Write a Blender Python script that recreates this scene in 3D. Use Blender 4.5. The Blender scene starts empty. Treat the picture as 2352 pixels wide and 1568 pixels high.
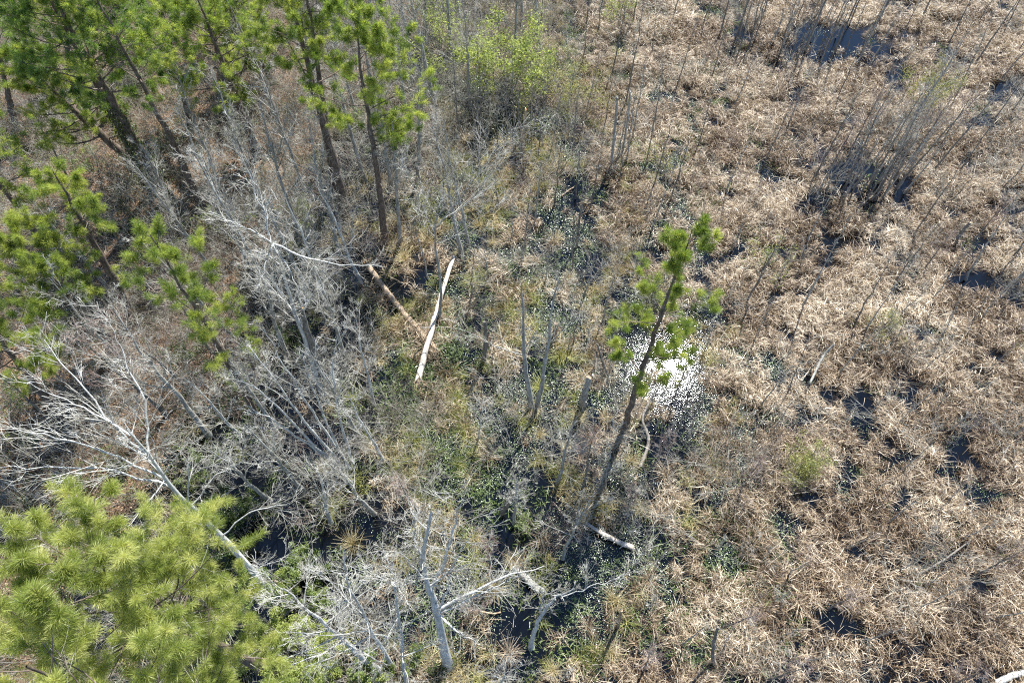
import bpy, math
import numpy as np
from mathutils import Vector

# ------------------------------------------------------------------ camera, world, sun, exposure
scene = bpy.context.scene
COL = scene.collection
H = 30.0
TILT = math.radians(33.7)
cam_d = bpy.data.cameras.new('camera')
cam_d.lens = 24.0; cam_d.sensor_width = 36.0; cam_d.clip_start = 0.1; cam_d.clip_end = 1500
cam = bpy.data.objects.new('camera', cam_d); COL.objects.link(cam)
cam.location = (0, 0, H); cam.rotation_euler = (TILT, 0, 0)
scene.camera = cam

SUN_AZ = math.radians(23.6); SUN_EL = math.radians(56.3)     # azimuth from +Y towards +X
S = Vector((math.sin(SUN_AZ)*math.cos(SUN_EL), math.cos(SUN_AZ)*math.cos(SUN_EL), math.sin(SUN_EL)))
world = bpy.data.worlds.new('World'); scene.world = world; world.use_nodes = True
wn = world.node_tree; wn.nodes.clear()
sky = wn.nodes.new('ShaderNodeTexSky'); sky.sky_type = 'NISHITA'; sky.sun_disc = False
sky.sun_elevation = SUN_EL; sky.sun_rotation = SUN_AZ
sky.air_density = .8; sky.dust_density = 0.0; sky.ozone_density = 4.0
bg = wn.nodes.new('ShaderNodeBackground'); bg.inputs['Strength'].default_value = 0.10
wo = wn.nodes.new('ShaderNodeOutputWorld')
wn.links.new(sky.outputs[0], bg.inputs[0]); wn.links.new(bg.outputs[0], wo.inputs[0])
sl = bpy.data.lights.new('sun', 'SUN'); sl.energy = 5.0; sl.angle = math.radians(0.53); sl.color = (1.0, 0.98, 0.94)
sun = bpy.data.objects.new('sun', sl); COL.objects.link(sun); sun.location = (0, 0, 60)
sun.rotation_euler = S.to_track_quat('Z', 'Y').to_euler()
scene.view_settings.view_transform = 'Standard'; scene.view_settings.look = 'None'
scene.view_settings.gamma = 1.0; scene.view_settings.use_curve_mapping = False
scene.view_settings.exposure = 1.2
try:
    scene.cycles.use_denoising = False; scene.cycles.filter_width = 1.15
    scene.cycles.max_bounces = 6; scene.cycles.diffuse_bounces = 2; scene.cycles.glossy_bounces = 3
    scene.cycles.transmission_bounces = 3; scene.cycles.sample_clamp_indirect = 4.0
except Exception:
    pass

# ------------------------------------------------------------------ picture <-> place (2352 x 1568 picture units)
F = 1568.0; ct, st = math.cos(TILT), math.sin(TILT)
def ray(u, v):
    cx = (u-1176)/F; cy = (784-v)/F
    return np.array([cx, st + cy*ct, -ct + cy*st])
def G(u, v, z=0.0):
    d = ray(u, v); t = (z-H)/d[2]
    return np.array([0, 0, H]) + d*t
def PX(p):
    p = np.asarray(p, float); q = p - np.array([0, 0, H])
    dep = q[..., 1]*st - q[..., 2]*ct
    up = q[..., 1]*ct + q[..., 2]*st
    return np.stack([1176 + F*q[..., 0]/dep, 784 - F*up/dep, dep], -1)
def TOP(base, u, v):
    """the point seen at (u, v) that is nearest to the vertical through base"""
    d = ray(u, v); h = d[:2]; t = (base[:2] @ h)/(h @ h)
    return np.array([0, 0, H]) + d*t

rng = np.random.default_rng(7)
def seed(n):
    global rng
    rng = np.random.default_rng(n)

def vnoise(x, y, sc, sd=0):
    x = np.asarray(x)/sc + 113.7*sd; y = np.asarray(y)/sc + 57.3*sd
    xi = np.floor(x).astype(np.int64); yi = np.floor(y).astype(np.int64); fx = x-xi; fy = y-yi
    fx = fx*fx*(3-2*fx); fy = fy*fy*(3-2*fy)
    def h(a, b):
        n = (a*374761393 + b*668265263 + sd*982451653) & 0x7fffffff
        n = ((n ^ (n >> 13))*1274126177) & 0x7fffffff
        return ((n ^ (n >> 16)) & 0xffff)/65535.0
    return (h(xi, yi)*(1-fx)+h(xi+1, yi)*fx)*(1-fy) + (h(xi, yi+1)*(1-fx)+h(xi+1, yi+1)*fx)*fy
def fbm(x, y, sc, sd=0):
    return (vnoise(x, y, sc, sd) + .5*vnoise(x, y, sc/2.1, sd+1) + .25*vnoise(x, y, sc/4.3, sd+2))/1.75
def sstep(a, b, x):
    t = np.clip((x-a)/(b-a), 0, 1); return t*t*(3-2*t)

# shoreline of the wooded bank: X of the shore as a function of ground Y
_sh = [(1060, -120), (960, 60), (860, 200), (740, 360), (650, 520), (560, 700), (520, 850), (470, 960), (420, 1060), (330, 1180), (200, 1330), (120, 1560), (60, 1800)]
_shg = np.array([G(u, v)[:2] for u, v in _sh])
_o = np.argsort(_shg[:, 1])
def shore_x(y):
    return np.interp(y, _shg[_o, 1], _shg[_o, 0])
def ground_z(x, y):
    d = shore_x(y) + 1.6*(fbm(x, y, 6, 3)-.5)*2 - x        # >0 on the bank
    up = sstep(0, 9, d)*0.9 + 0.35*sstep(-.4, 1.2, d) + .22*(fbm(x, y, 3.0, 5)-.4)*sstep(0, 2, d)
    marsh = -.30 + .26*fbm(x, y, 3.5, 9)
    return np.where(d > 0, -.12+up, marsh*(1-sstep(-2.5, 0, d)) + (-.12)*sstep(-2.5, 0, d))

# ------------------------------------------------------------------ materials
def mat(name):
    m = bpy.data.materials.new(name); m.use_nodes = True
    nt = m.node_tree; b = nt.nodes['Principled BSDF']
    return m, nt, b
def N(nt, typ, **kw):
    n = nt.nodes.new(typ)
    for k, v in kw.items(): setattr(n, k, v)
    return n
def ramp(nt, fac, stops):
    r = nt.nodes.new('ShaderNodeValToRGB'); e = r.color_ramp.elements
    while len(e) < len(stops): e.new(0.5)
    for i, (p, c) in enumerate(stops): e[i].position = p; e[i].color = (*c, 1)
    nt.links.new(fac, r.inputs[0]); return r.outputs[0]
def noise(nt, scale, detail=4, coord='Object', rough=.6):
    tc = nt.nodes.new('ShaderNodeTexCoord'); n = nt.nodes.new('ShaderNodeTexNoise')
    n.inputs['Scale'].default_value = scale; n.inputs['Detail'].default_value = detail; n.inputs['Roughness'].default_value = rough
    nt.links.new(tc.outputs[coord], n.inputs['Vector']); return n.outputs['Fac']
def geo_noise(nt, scale, detail=3):
    g = nt.nodes.new('ShaderNodeNewGeometry'); n = nt.nodes.new('ShaderNodeTexNoise')
    n.inputs['Scale'].default_value = scale; n.inputs['Detail'].default_value = detail
    nt.links.new(g.outputs['Position'], n.inputs['Vector']); return n.outputs['Fac']
def math_n(nt, op, a, b):
    n = nt.nodes.new('ShaderNodeMath'); n.operation = op
    for i, x in enumerate((a, b)):
        if isinstance(x, (int, float)): n.inputs[i].default_value = x
        else: nt.links.new(x, n.inputs[i])
    return n.outputs[0]
def attr(nt, name):
    a = nt.nodes.new('ShaderNodeAttribute'); a.attribute_name = name; return a.outputs['Fac']
def bump(nt, b, fac, strength, dist=.02):
    bn = nt.nodes.new('ShaderNodeBump'); bn.inputs['Strength'].default_value = strength; bn.inputs['Distance'].default_value = dist
    nt.links.new(fac, bn.inputs['Height']); nt.links.new(bn.outputs[0], b.inputs['Normal'])

def bark(name, stops, scale=6, bs=.6):
    m, nt, b = mat(name)
    tc = nt.nodes.new('ShaderNodeTexCoord'); mp = nt.nodes.new('ShaderNodeMapping'); mp.inputs['Scale'].default_value = (1, 1, .35)
    n = nt.nodes.new('ShaderNodeTexNoise'); n.inputs['Scale'].default_value = scale; n.inputs['Detail'].default_value = 6; n.inputs['Roughness'].default_value = .7
    nt.links.new(tc.outputs['Object'], mp.inputs[0]); nt.links.new(mp.outputs[0], n.inputs['Vector'])
    nt.links.new(ramp(nt, n.outputs['Fac'], stops), b.inputs['Base Color'])
    b.inputs['Roughness'].default_value = .9; b.inputs['Specular IOR Level'].default_value = .15
    bump(nt, b, n.outputs['Fac'], bs, .03)
    return m
PINE_BARK = bark('pine_bark', [(.3, (.05, .04, .032)), (.52, (.16, .125, .10)), (.72, (.30, .25, .21))], 9)
GREY_BARK = bark('grey_lichen_bark', [(.3, (.16, .15, .125)), (.5, (.34, .33, .29)), (.68, (.58, .58, .53))], 7)
DARK_BARK = bark('dark_wet_bark', [(.3, (.09, .08, .068)), (.52, (.22, .20, .17)), (.75, (.40, .38, .34))], 7)
PALE_BARK = bark('pale_lichen_bark', [(.3, (.28, .27, .245)), (.5, (.52, .52, .48)), (.7, (.74, .74, .70))], 8)
LOG_PALE = bark('bleached_wood', [(.3, (.36, .30, .23)), (.5, (.62, .55, .46)), (.7, (.78, .74, .66))], 5)
LOG_TAN = bark('weathered_tan_wood', [(.3, (.16, .11, .075)), (.5, (.38, .29, .20)), (.7, (.55, .47, .36))], 5)
RAW_WOOD = bark('splintered_orange_wood', [(.3, (.30, .14, .06)), (.6, (.55, .32, .16))], 12)

def twig_mat(name, c0, c1, c2):
    m, nt, b = mat(name)
    f = geo_noise(nt, 1.7, 4)
    nt.links.new(ramp(nt, f, [(.36, c0), (.5, c1), (.64, c2)]), b.inputs['Base Color'])
    b.inputs['Roughness'].default_value = .85; b.inputs['Specular IOR Level'].default_value = .2
    return m
TWIG_GREY = twig_mat('grey_twigs', (.19, .175, .135), (.36, .345, .285), (.56, .55, .49))
TWIG_PALE = twig_mat('pale_twigs', (.22, .205, .165), (.42, .405, .35), (.66, .65, .59))
TWIG_BROWN = twig_mat('brown_twigs', (.13, .10, .075), (.26, .215, .17), (.42, .37, .31))
TWIG_RED = twig_mat('reddish_twigs', (.20, .13, .105), (.34, .26, .22), (.46, .41, .37))

def leafy(name, stops, trans, rough=.55, spec=.35, tfac=.45, wn_scale=.6):
    m, nt, b = mat(name)
    a = attr(nt, 'tint'); g = geo_noise(nt, wn_scale, 3)
    f = math_n(nt, 'ADD', math_n(nt, 'MULTIPLY', a, .65), math_n(nt, 'MULTIPLY', math_n(nt, 'SUBTRACT', g, .34), 1.15))
    c = ramp(nt, f, stops)
    nt.links.new(c, b.inputs['Base Color']); b.inputs['Roughness'].default_value = rough; b.inputs['Specular IOR Level'].default_value = spec
    tr = nt.nodes.new('ShaderNodeBsdfTranslucent'); mx = nt.nodes.new('ShaderNodeMixShader'); mx.inputs[0].default_value = tfac
    mc = nt.nodes.new('ShaderNodeMix'); mc.data_type = 'RGBA'; mc.blend_type = 'MULTIPLY'; mc.inputs[0].default_value = 1
    nt.links.new(c, mc.inputs[6]); mc.inputs[7].default_value = (*trans, 1)
    nt.links.new(mc.outputs[2], tr.inputs[0])
    out = nt.nodes['Material Output']
    nt.links.new(b.outputs[0], mx.inputs[1]); nt.links.new(tr.outputs[0], mx.inputs[2]); nt.links.new(mx.outputs[0], out.inputs[0])
    return m
NEEDLE_NEAR = leafy('pine_needles_yellow_green', [(.08, (.10, .15, .03)), (.42, (.31, .37, .085)), (.8, (.62, .62, .24))], (1.2, 1.2, .7), .40, .5, .55)
NEEDLE_MID = leafy('pine_needles_green', [(.12, (.09, .15, .035)), (.45, (.23, .31, .065)), (.85, (.48, .51, .14))], (1.25, 1.25, .7), .45, .4, .58)
NEEDLE_DARK = leafy('pine_needles_deep_green', [(.12, (.05, .11, .035)), (.45, (.14, .22, .055)), (.8, (.28, .36, .09))], (1.2, 1.3, .7), .45, .4, .55)
LEAF_GREEN = leafy('evergreen_leaves', [(.15, (.07, .11, .03)), (.45, (.16, .22, .055)), (.8, (.30, .36, .11))], (1.2, 1.2, .6), .45, .45, .35, 1.5)
LEAF_DARK = leafy('dark_evergreen_leaves', [(.15, (.025, .05, .015)), (.5, (.06, .095, .025)), (.85, (.12, .16, .045))], (1.2, 1.2, .6), .4, .5, .3, 1.5)
LEAF_LIME = leafy('young_lime_leaves', [(.15, (.16, .22, .05)), (.45, (.32, .38, .10)), (.8, (.52, .55, .20))], (1.2, 1.2, .7), .6, .3, .5, 1.2)
LEAF_YELLOW = leafy('yellow_olive_leaves', [(.15, (.14, .16, .05)), (.5, (.28, .30, .09)), (.85, (.45, .45, .17))], (1.2, 1.1, .6), .6, .3, .45, 1.2)
REED = leafy('dead_reed_leaves', [(.10, (.055, .037, .023)), (.32, (.20, .130, .075)), (.56, (.46, .35, .225)), (.86, (.86, .76, .59))], (1.0, .95, .8), .42, .5, .2, .25)
STRAW = leafy('straw_sedge', [(.1, (.19, .14, .06)), (.45, (.46, .38, .19)), (.8, (.74, .66, .42))], (1.1, 1.0, .7), .6, .3, .3, .8)
SEDGE = leafy('green_sedge', [(.1, (.11, .13, .03)), (.45, (.31, .33, .09)), (.8, (.58, .56, .24))], (1.1, 1.1, .6), .55, .3, .35, .8)
BLADE = leafy('water_plant_leaves', [(.1, (.06, .10, .03)), (.5, (.17, .23, .075)), (.9, (.40, .46, .24))], (1.1, 1.2, .7), .4, .5, .35, .8)
PAD = leafy('floating_leaves', [(.1, (.08, .12, .04)), (.5, (.22, .31, .14)), (.9, (.46, .54, .34))], (1, 1, 1), .28, .6, .05, .5)
LITTER = leafy('fallen_leaves', [(.1, (.10, .055, .028)), (.5, (.30, .185, .10)), (.9, (.56, .42, .28))], (1, .9, .7), .6, .3, .15, .5)

# ground
m, nt, b = mat('leaf_litter_and_mud')
f1 = noise(nt, 9, 8, 'Object', .75); f2 = noise(nt, .35, 3)
geo = nt.nodes.new('ShaderNodeNewGeometry'); sx = nt.nodes.new('ShaderNodeSeparateXYZ'); nt.links.new(geo.outputs['Position'], sx.inputs[0])
hz = math_n(nt, 'MULTIPLY', math_n(nt, 'ADD', sx.outputs['Z'], .02), 5.0)
lit = ramp(nt, f1, [(.34, (.045, .03, .018)), (.52, (.17, .105, .06)), (.68, (.36, .24, .15))])
mud = ramp(nt, f1, [(.35, (.018, .015, .011)), (.65, (.06, .045, .03))])
mx = nt.nodes.new('ShaderNodeMix'); mx.data_type = 'RGBA'; cl = nt.nodes.new('ShaderNodeClamp'); nt.links.new(hz, cl.inputs[0])
nt.links.new(cl.outputs[0], mx.inputs[0]); nt.links.new(mud, mx.inputs[6]); nt.links.new(lit, mx.inputs[7])
nt.links.new(mx.outputs[2], b.inputs['Base Color']); b.inputs['Roughness'].default_value = .9; bump(nt, b, f1, .9, .06)
GROUND = m
# water: black tannin water, glossy with faint ripples
m, nt, b = mat('swamp_water')
b.inputs['Base Color'].default_value = (.0025, .0032, .0042, 1); b.inputs['Roughness'].default_value = .06
b.inputs['IOR'].default_value = 1.33; b.inputs['Specular IOR Level'].default_value = .9
n1 = noise(nt, 3.5, 5, 'Object', .6); n2 = noise(nt, 22, 3, 'Object', .6)
bump(nt, b, math_n(nt, 'ADD', n1, math_n(nt, 'MULTIPLY', n2, .25)), .11, .05)
nt.links.new(math_n(nt, 'ADD', math_n(nt, 'MULTIPLY', noise(nt, .5, 4), .015), .012), b.inputs['Roughness'])
WATER = m

# ------------------------------------------------------------------ mesh helpers
def mesh_from(name, V, Fc, material, tint=None, smooth=False):
    """V (n,3); Fc (m,k) faces all of k corners"""
    V = np.ascontiguousarray(V, np.float32); Fc = np.ascontiguousarray(Fc, np.int32)
    me = bpy.data.meshes.new(name); k = Fc.shape[1]
    me.vertices.add(len(V)); me.vertices.foreach_set('co', V.ravel())
    me.loops.add(Fc.size); me.loops.foreach_set('vertex_index', Fc.ravel())
    me.polygons.add(len(Fc)); me.polygons.foreach_set('loop_start', np.arange(0, Fc.size, k, dtype=np.int32))
    if smooth: me.polygons.foreach_set('use_smooth', np.ones(len(Fc), bool))
    me.update(calc_edges=True)
    if tint is not None:
        a = me.attributes.new('tint', 'FLOAT', 'POINT'); a.data.foreach_set('value', np.ascontiguousarray(tint, np.float32))
    me.materials.append(material); return me
def link(name, me, parent=None, loc=None):
    o = bpy.data.objects.new(name, me); COL.objects.link(o)
    if parent is not None: o.parent = parent
    if loc is not None: o.location = loc
    return o
def empty(name, loc, rz=0, scale=1):
    o = bpy.data.objects.new(name, None); COL.objects.link(o); o.location = loc; o.rotation_euler = (0, 0, rz)
    o.scale = (scale,)*3; o.empty_display_size = .3; return o
def tag(o, label=None, cat=None, group=None, kind=None):
    if label: o['label'] = label
    if cat: o['category'] = cat
    if group: o['group'] = group
    if kind: o['kind'] = kind
    return o
def nrm(a):
    return a/np.maximum(np.linalg.norm(a, axis=-1, keepdims=True), 1e-9)

def tubes(P, R, sides, bump_amt=0.0):
    """P (M,N,3) polylines, R (M,N) radii -> V, F(quads)"""
    M, n, _ = P.shape
    T = np.empty_like(P); T[:, 1:-1] = P[:, 2:]-P[:, :-2]; T[:, 0] = P[:, 1]-P[:, 0]; T[:, -1] = P[:, -1]-P[:, -2]
    T = nrm(T); ref = np.where(np.abs(T[:, :1, 0:1]) < .6, np.array([1., 0, 0]), np.array([0, 1., 0]))
    U = nrm(np.cross(T, np.broadcast_to(ref, T.shape))); W = np.cross(T, U)
    a = np.arange(sides)*2*math.pi/sides
    rr = R[:, :, None]*np.ones(sides)
    if bump_amt: rr = rr*(1+bump_amt*rng.normal(size=rr.shape))
    V = P[:, :, None] + rr[..., None]*(np.cos(a)[:, None]*U[:, :, None] + np.sin(a)[:, None]*W[:, :, None])
    idx = np.arange(M*n*sides).reshape(M, n, sides); nx = np.roll(idx, -1, 2)
    Fc = np.stack([idx[:, :-1], nx[:, :-1], nx[:, 1:], idx[:, 1:]], -1).reshape(-1, 4)
    return V.reshape(-1, 3), Fc
def merge(parts):
    Vs, Fs, o = [], [], 0
    for V, Fc in parts:
        Vs.append(V); Fs.append(Fc+o); o += len(V)
    return np.concatenate(Vs), np.concatenate(Fs)
def tube_mesh(name, sets, material, smooth=True):
    V, Fc = merge([tubes(*s) for s in sets]); return mesh_from(name, V, Fc, material, smooth=smooth)

def sample(P, R, t, wh):
    """points, tangents, radii at parameter t (K,) on polyline rows wh (K,)"""
    n = P.shape[1]; f = t*(n-1); i = np.minimum(f.astype(int), n-2); w = (f-i)[:, None]
    a = P[wh, i]; c = P[wh, i+1]
    return a*(1-w)+c*w, nrm(c-a), R[wh, i]*(1-w[:, 0])+R[wh, i+1]*w[:, 0]
def grow(P, R, k, tmin=.3, tmax=1., ang=(35, 65), ratio=(.35, .6), jit=.25, trop=.15, n=5, rfac=.55, rmin=.004, taper=.35, lengths=None, taperlen=.45):
    M = len(P); wh = np.repeat(np.arange(M), k); t = rng.uniform(tmin, tmax, M*k)
    p0, tan, r = sample(P, R, t, wh)
    L = np.linalg.norm(np.diff(P, axis=1), axis=2).sum(1)[wh]
    ln = L*rng.uniform(*ratio, M*k)*(1-taperlen*t)
    rnd = rng.normal(size=(M*k, 3)); perp = nrm(np.cross(tan, rnd)); a = np.radians(rng.uniform(*ang, M*k))[:, None]
    d = nrm(np.cos(a)*tan + np.sin(a)*perp)
    return run(p0, d, ln, np.maximum(r*rfac, rmin), n, jit, trop, taper, rmin)
def run(p0, d, ln, r0, n, jit, trop, taper, rmin):
    K = len(p0); P = np.empty((K, n, 3)); P[:, 0] = p0; step = (ln/(n-1))[:, None]; d = d.copy()
    for i in range(1, n):
        P[:, i] = P[:, i-1] + d*step
        d = nrm(d + jit*rng.normal(size=(K, 3)) + np.array([0, 0, trop]))
    R = r0[:, None]*np.linspace(1, taper, n)[None]; R = np.maximum(R, rmin*.7)
    return P, R
def spline(pts, n):
    """Catmull-Rom through pts -> n points"""
    p = np.asarray(pts, float); q = np.vstack([2*p[0]-p[1], p, 2*p[-1]-p[-2]]); m_ = len(p)-1
    t = np.linspace(0, m_-1e-6, n); i = t.astype(int); f = (t-i)[:, None]
    a, b_, c, d = q[i], q[i+1], q[i+2], q[i+3]
    return .5*((2*b_)+(-a+c)*f+(2*a-5*b_+4*c-d)*f**2+(-a+3*b_-3*c+d)*f**3)

def needles(dirs, pos, n, ln, w, spread=(15, 100)):
    """tufts: one triangle per needle. dirs,pos (T,3)"""
    T = len(pos); D = np.repeat(nrm(dirs), n, 0); p0 = np.repeat(pos, n, 0)
    a = np.radians(rng.uniform(*spread, T*n))[:, None]; perp = nrm(np.cross(D, rng.normal(size=D.shape)))
    d = nrm(np.cos(a)*D + np.sin(a)*perp + np.array([0, 0, -.08]))
    p0 = p0 - D*rng.uniform(0, .26, (T*n, 1))
    L = (ln*rng.uniform(.65, 1.1, T*n))[:, None]
    side = nrm(np.cross(d, rng.normal(size=D.shape)))*w
    mid = p0 + d*L*.55; tip = p0 + d*L + np.array([0, 0, -.03])*L/ln*1.0
    V = np.stack([p0, mid+side*.5, tip, mid-side*.5], 1).reshape(-1, 3)
    F_ = np.arange(T*n*4).reshape(-1, 4)
    tint = np.repeat(np.clip(np.repeat(rng.uniform(.1, .9, T), n) + rng.normal(0, .12, T*n), 0, 1), 4)
    return V, F_, tint
def leaves(pos, size, flat=.5):
    K = len(pos); nn = nrm(rng.normal(size=(K, 3)) + np.array([0, 0, flat*2])); u = nrm(np.cross(nn, rng.normal(size=(K, 3)))); v = np.cross(nn, u)
    s = (size*rng.uniform(.6, 1.25, K))[:, None]
    V = np.stack([pos - u*s, pos + v*s*.42 + nn*s*.12, pos + u*s, pos - v*s*.42 + nn*s*.12], 1).reshape(-1, 3)
    return V, np.arange(K*4).reshape(-1, 4), np.repeat(rng.uniform(0, 1, K), 4)
def blades(p0, d, ln, w, droop, n=4, jit=.08, fold=0.0):
    """flat strips: (K) blades, curved by droop"""
    K = len(p0); P = np.empty((K, n, 3)); P[:, 0] = p0; step = (ln/(n-1))[:, None]; d = d.copy()
    for i in range(1, n):
        P[:, i] = P[:, i-1]+d*step
        d = nrm(d + jit*rng.normal(size=(K, 3)) + np.array([0, 0, -1.])*droop[:, None])
    side = nrm(np.cross(P[:, -1]-P[:, 0] + 1e-4, rng.normal(size=(K, 3))*.6 + np.array([0, 0, 1.])))
    ww = (w[:, None]*np.linspace(1, .25, n)[None])[..., None]*.5
    V = np.stack([P-side[:, None]*ww, P+side[:, None]*ww], 2)                     # K,n,2,3
    idx = np.arange(K*n*2).reshape(K, n, 2)
    Fc = np.stack([idx[:, :-1, 0], idx[:, :-1, 1], idx[:, 1:, 1], idx[:, 1:, 0]], -1).reshape(-1, 4)
    return V.reshape(-1, 3), Fc

# ------------------------------------------------------------------ geometry-node scatter of uncountable growth
def scatter(name, label, cat, variants, pts, rot, scl, vi):
    c = bpy.data.collections.new(name + '_kinds')
    for i, me in enumerate(variants):
        o = bpy.data.objects.new(name + '_kind_%02d' % i, me); c.objects.link(o)
    me = bpy.data.meshes.new(name); me.vertices.add(len(pts)); me.vertices.foreach_set('co', np.ascontiguousarray(pts, np.float32).ravel())
    a = me.attributes.new('rot', 'FLOAT_VECTOR', 'POINT'); a.data.foreach_set('vector', np.ascontiguousarray(rot, np.float32).ravel())
    a = me.attributes.new('scl', 'FLOAT_VECTOR', 'POINT'); a.data.foreach_set('vector', np.ascontiguousarray(scl, np.float32).ravel())
    a = me.attributes.new('vi', 'INT', 'POINT'); a.data.foreach_set('value', np.ascontiguousarray(vi, np.int32))
    me.update()
    o = link(name, me); tag(o, label, cat, kind='stuff')
    ng = bpy.data.node_groups.new(name + '_scatter', 'GeometryNodeTree')
    ng.interface.new_socket('Geometry', in_out='INPUT', socket_type='NodeSocketGeometry')
    ng.interface.new_socket('Geometry', in_out='OUTPUT', socket_type='NodeSocketGeometry')
    gi = ng.nodes.new('NodeGroupInput'); go = ng.nodes.new('NodeGroupOutput')
    ci = ng.nodes.new('GeometryNodeCollectionInfo'); ci.inputs['Collection'].default_value = c
    ci.inputs['Separate Children'].default_value = True; ci.inputs['Reset Children'].default_value = True
    ip = ng.nodes.new('GeometryNodeInstanceOnPoints'); ip.inputs['Pick Instance'].default_value = True
    def na(nm, ty):
        n = ng.nodes.new('GeometryNodeInputNamedAttribute'); n.data_type = ty; n.inputs['Name'].default_value = nm; return n.outputs[0]
    er = ng.nodes.new('FunctionNodeEulerToRotation')
    L = ng.links.new
    L(gi.outputs[0], ip.inputs['Points']); L(ci.outputs[0], ip.inputs['Instance']); L(na('vi', 'INT'), ip.inputs['Instance Index'])
    L(na('rot', 'FLOAT_VECTOR'), er.inputs[0]); L(er.outputs[0], ip.inputs['Rotation']); L(na('scl', 'FLOAT_VECTOR'), ip.inputs['Scale'])
    L(ip.outputs[0], go.inputs[0])
    md = o.modifiers.new('scatter', 'NODES'); md.node_group = ng
    return o
def spin(n, tilt=.12):
    return np.stack([rng.normal(0, tilt, n), rng.normal(0, tilt, n), rng.uniform(0, 2*math.pi, n)], -1)
def uni(s): return np.repeat(s[:, None], 3, 1)

# ------------------------------------------------------------------ setting: ground and water
gx = np.concatenate([np.linspace(-400, -62, 14), np.linspace(-60, 60, 260), np.linspace(62, 400, 14)])
gy = np.concatenate([np.linspace(-300, -18, 12), np.linspace(-15, 75, 200), np.linspace(78, 700, 16)])
XX, YY = np.meshgrid(gx, gy); ZZ = ground_z(XX, YY)
V = np.stack([XX, YY, ZZ], -1).reshape(-1, 3); ny, nx_ = XX.shape
ii = np.arange(ny*nx_).reshape(ny, nx_)
Fc = np.stack([ii[:-1, :-1], ii[:-1, 1:], ii[1:, 1:], ii[1:, :-1]], -1).reshape(-1, 4)
tag(link('ground', mesh_from('ground', V, Fc, GROUND, smooth=True)), 'leaf covered bank and dark mud under the swamp', kind='structure')
V = np.array([[-400, -300, 0], [400, -300, 0], [400, 700, 0], [-400, 700, 0]], float)
tag(link('water', mesh_from('water', V, np.array([[0, 1, 2, 3]]), WATER)), 'still black swamp water between the plants', kind='structure')

# ------------------------------------------------------------------ density of growth, in picture units
_bv = [-400, -100, 0, 200, 400, 560, 640, 760, 880, 1000, 1150, 1300, 1420, 1568, 1900]
_bu = [1250, 1290, 1300, 1340, 1380, 1400, 1560, 1650, 1660, 1610, 1540, 1500, 1400, 1280, 1100]
PONDS = [(1880, 100, 100, 60), (1960, 118, 75, 45), (1700, 65, 32, 24), (1790, 135, 60, 20), (2060, 182, 30, 34), (2140, 205, 26, 15),
         (1960, 400, 95, 60), (2052, 425, 50, 45), (1900, 445, 42, 24), (2272, 222, 45, 38), (2285, 655, 75, 32), (2320, 450, 30, 18),
         (1912, 603, 16, 12), (1990, 895, 18, 16), (1980, 762, 16, 24), (1600, 262, 15, 60), (1310, 40, 15, 70), (1320, 430, 26, 50),
         (1305, 540, 34, 60), (1280, 610, 40, 34), (1240, 550, 26, 30), (1510, 820, 105, 85), (1440, 770, 60, 60), (1625, 715, 55, 50),
         (1590, 930, 55, 55), (1560, 1010, 60, 40), (1150, 1130, 90, 110), (1350, 1290, 110, 80), (1230, 1440, 130, 90), (1130, 1290, 70, 70),
         (1480, 1150, 60, 45), (1655, 1300, 60, 40), (1200, 1200, 120, 90), (1280, 1380, 130, 80), (700, 1250, 120, 100), (2270, 1135, 85, 14), (1640, 1480, 36, 22), (1790, 1210, 34, 18), (1700, 700, 20, 22),
         (1105, 180, 14, 70), (1180, 300, 40, 40), (1090, 330, 30, 70), (1230, 250, 40, 40), (1350, 340, 60, 30), (1440, 100, 20, 40),
         (1090, 800, 60, 70), (1240, 860, 50, 60), (1120, 950, 50, 40), (1400, 900, 50, 50), (1290, 1010, 60, 40), (1390, 1080, 60, 30),
         (1850, 1150, 40, 16), (1500, 1250, 50, 40), (1560, 1400, 40, 30), (2080, 1300, 30, 14), (1960, 1530, 60, 14), (1700, 1560, 60, 20)]
def pond(u, v):
    u0, v0 = u, v
    u = u0 + 60*(fbm(u0, v0, 55, 101)-.5)*2; v = v0 + 50*(fbm(u0, v0, 55, 105)-.5)*2
    d = np.zeros_like(u)
    for a, b_, rx, ry in PONDS:
        q = ((u-a)/rx)**2+((v-b_)/ry)**2
        d = np.maximum(d, 1-sstep(.55, 1.25, q))
    return d
def reed_density(x, y):
    p = PX(np.stack([x, y, np.zeros_like(x)], -1)); u, v = p[:, 0], p[:, 1]
    bu = np.interp(v, _bv, _bu); e = u - bu + 60*(fbm(x, y, 3, 21)-.5)*2
    main = sstep(-60, 60, e)
    side = (shore_x(y) < x)*(1-main)*(.42*sstep(.50, .62, fbm(x, y, 2.0, 31)))*sstep(820, 900, u)*(1-.6*sstep(1000, 1100, v))*sstep(-.3, 1.0, x-shore_x(y)-.5)
    d = main*(.12+.88*sstep(.34, .47, fbm(x, y, 1.3, 41))) + side
    far = sstep(1350, 1568, v)*main
    d = d*(1-.25*far)*(1-.35*main*(1-sstep(0, 220, e))*sstep(850, 1000, v))
    return d*(1-.97*pond(u, v)), u, v
def jitter_grid(x0, x1, y0, y1, s):
    a, b_ = np.meshgrid(np.arange(x0, x1, s), np.arange(y0, y1, s)); a = a.ravel(); b_ = b_.ravel()
    return a+rng.uniform(-.5, .5, len(a))*s, b_+rng.uniform(-.5, .5, len(a))*s
def in_view(x, y, mx=170, top=-140, bot=1760):
    p = PX(np.stack([x, y, np.zeros_like(x)], -1)); u, v = p[:, 0], p[:, 1]
    return (u > -mx) & (u < 2352+mx) & (v > top) & (v < bot) & (p[:, 2] > 1)

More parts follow.
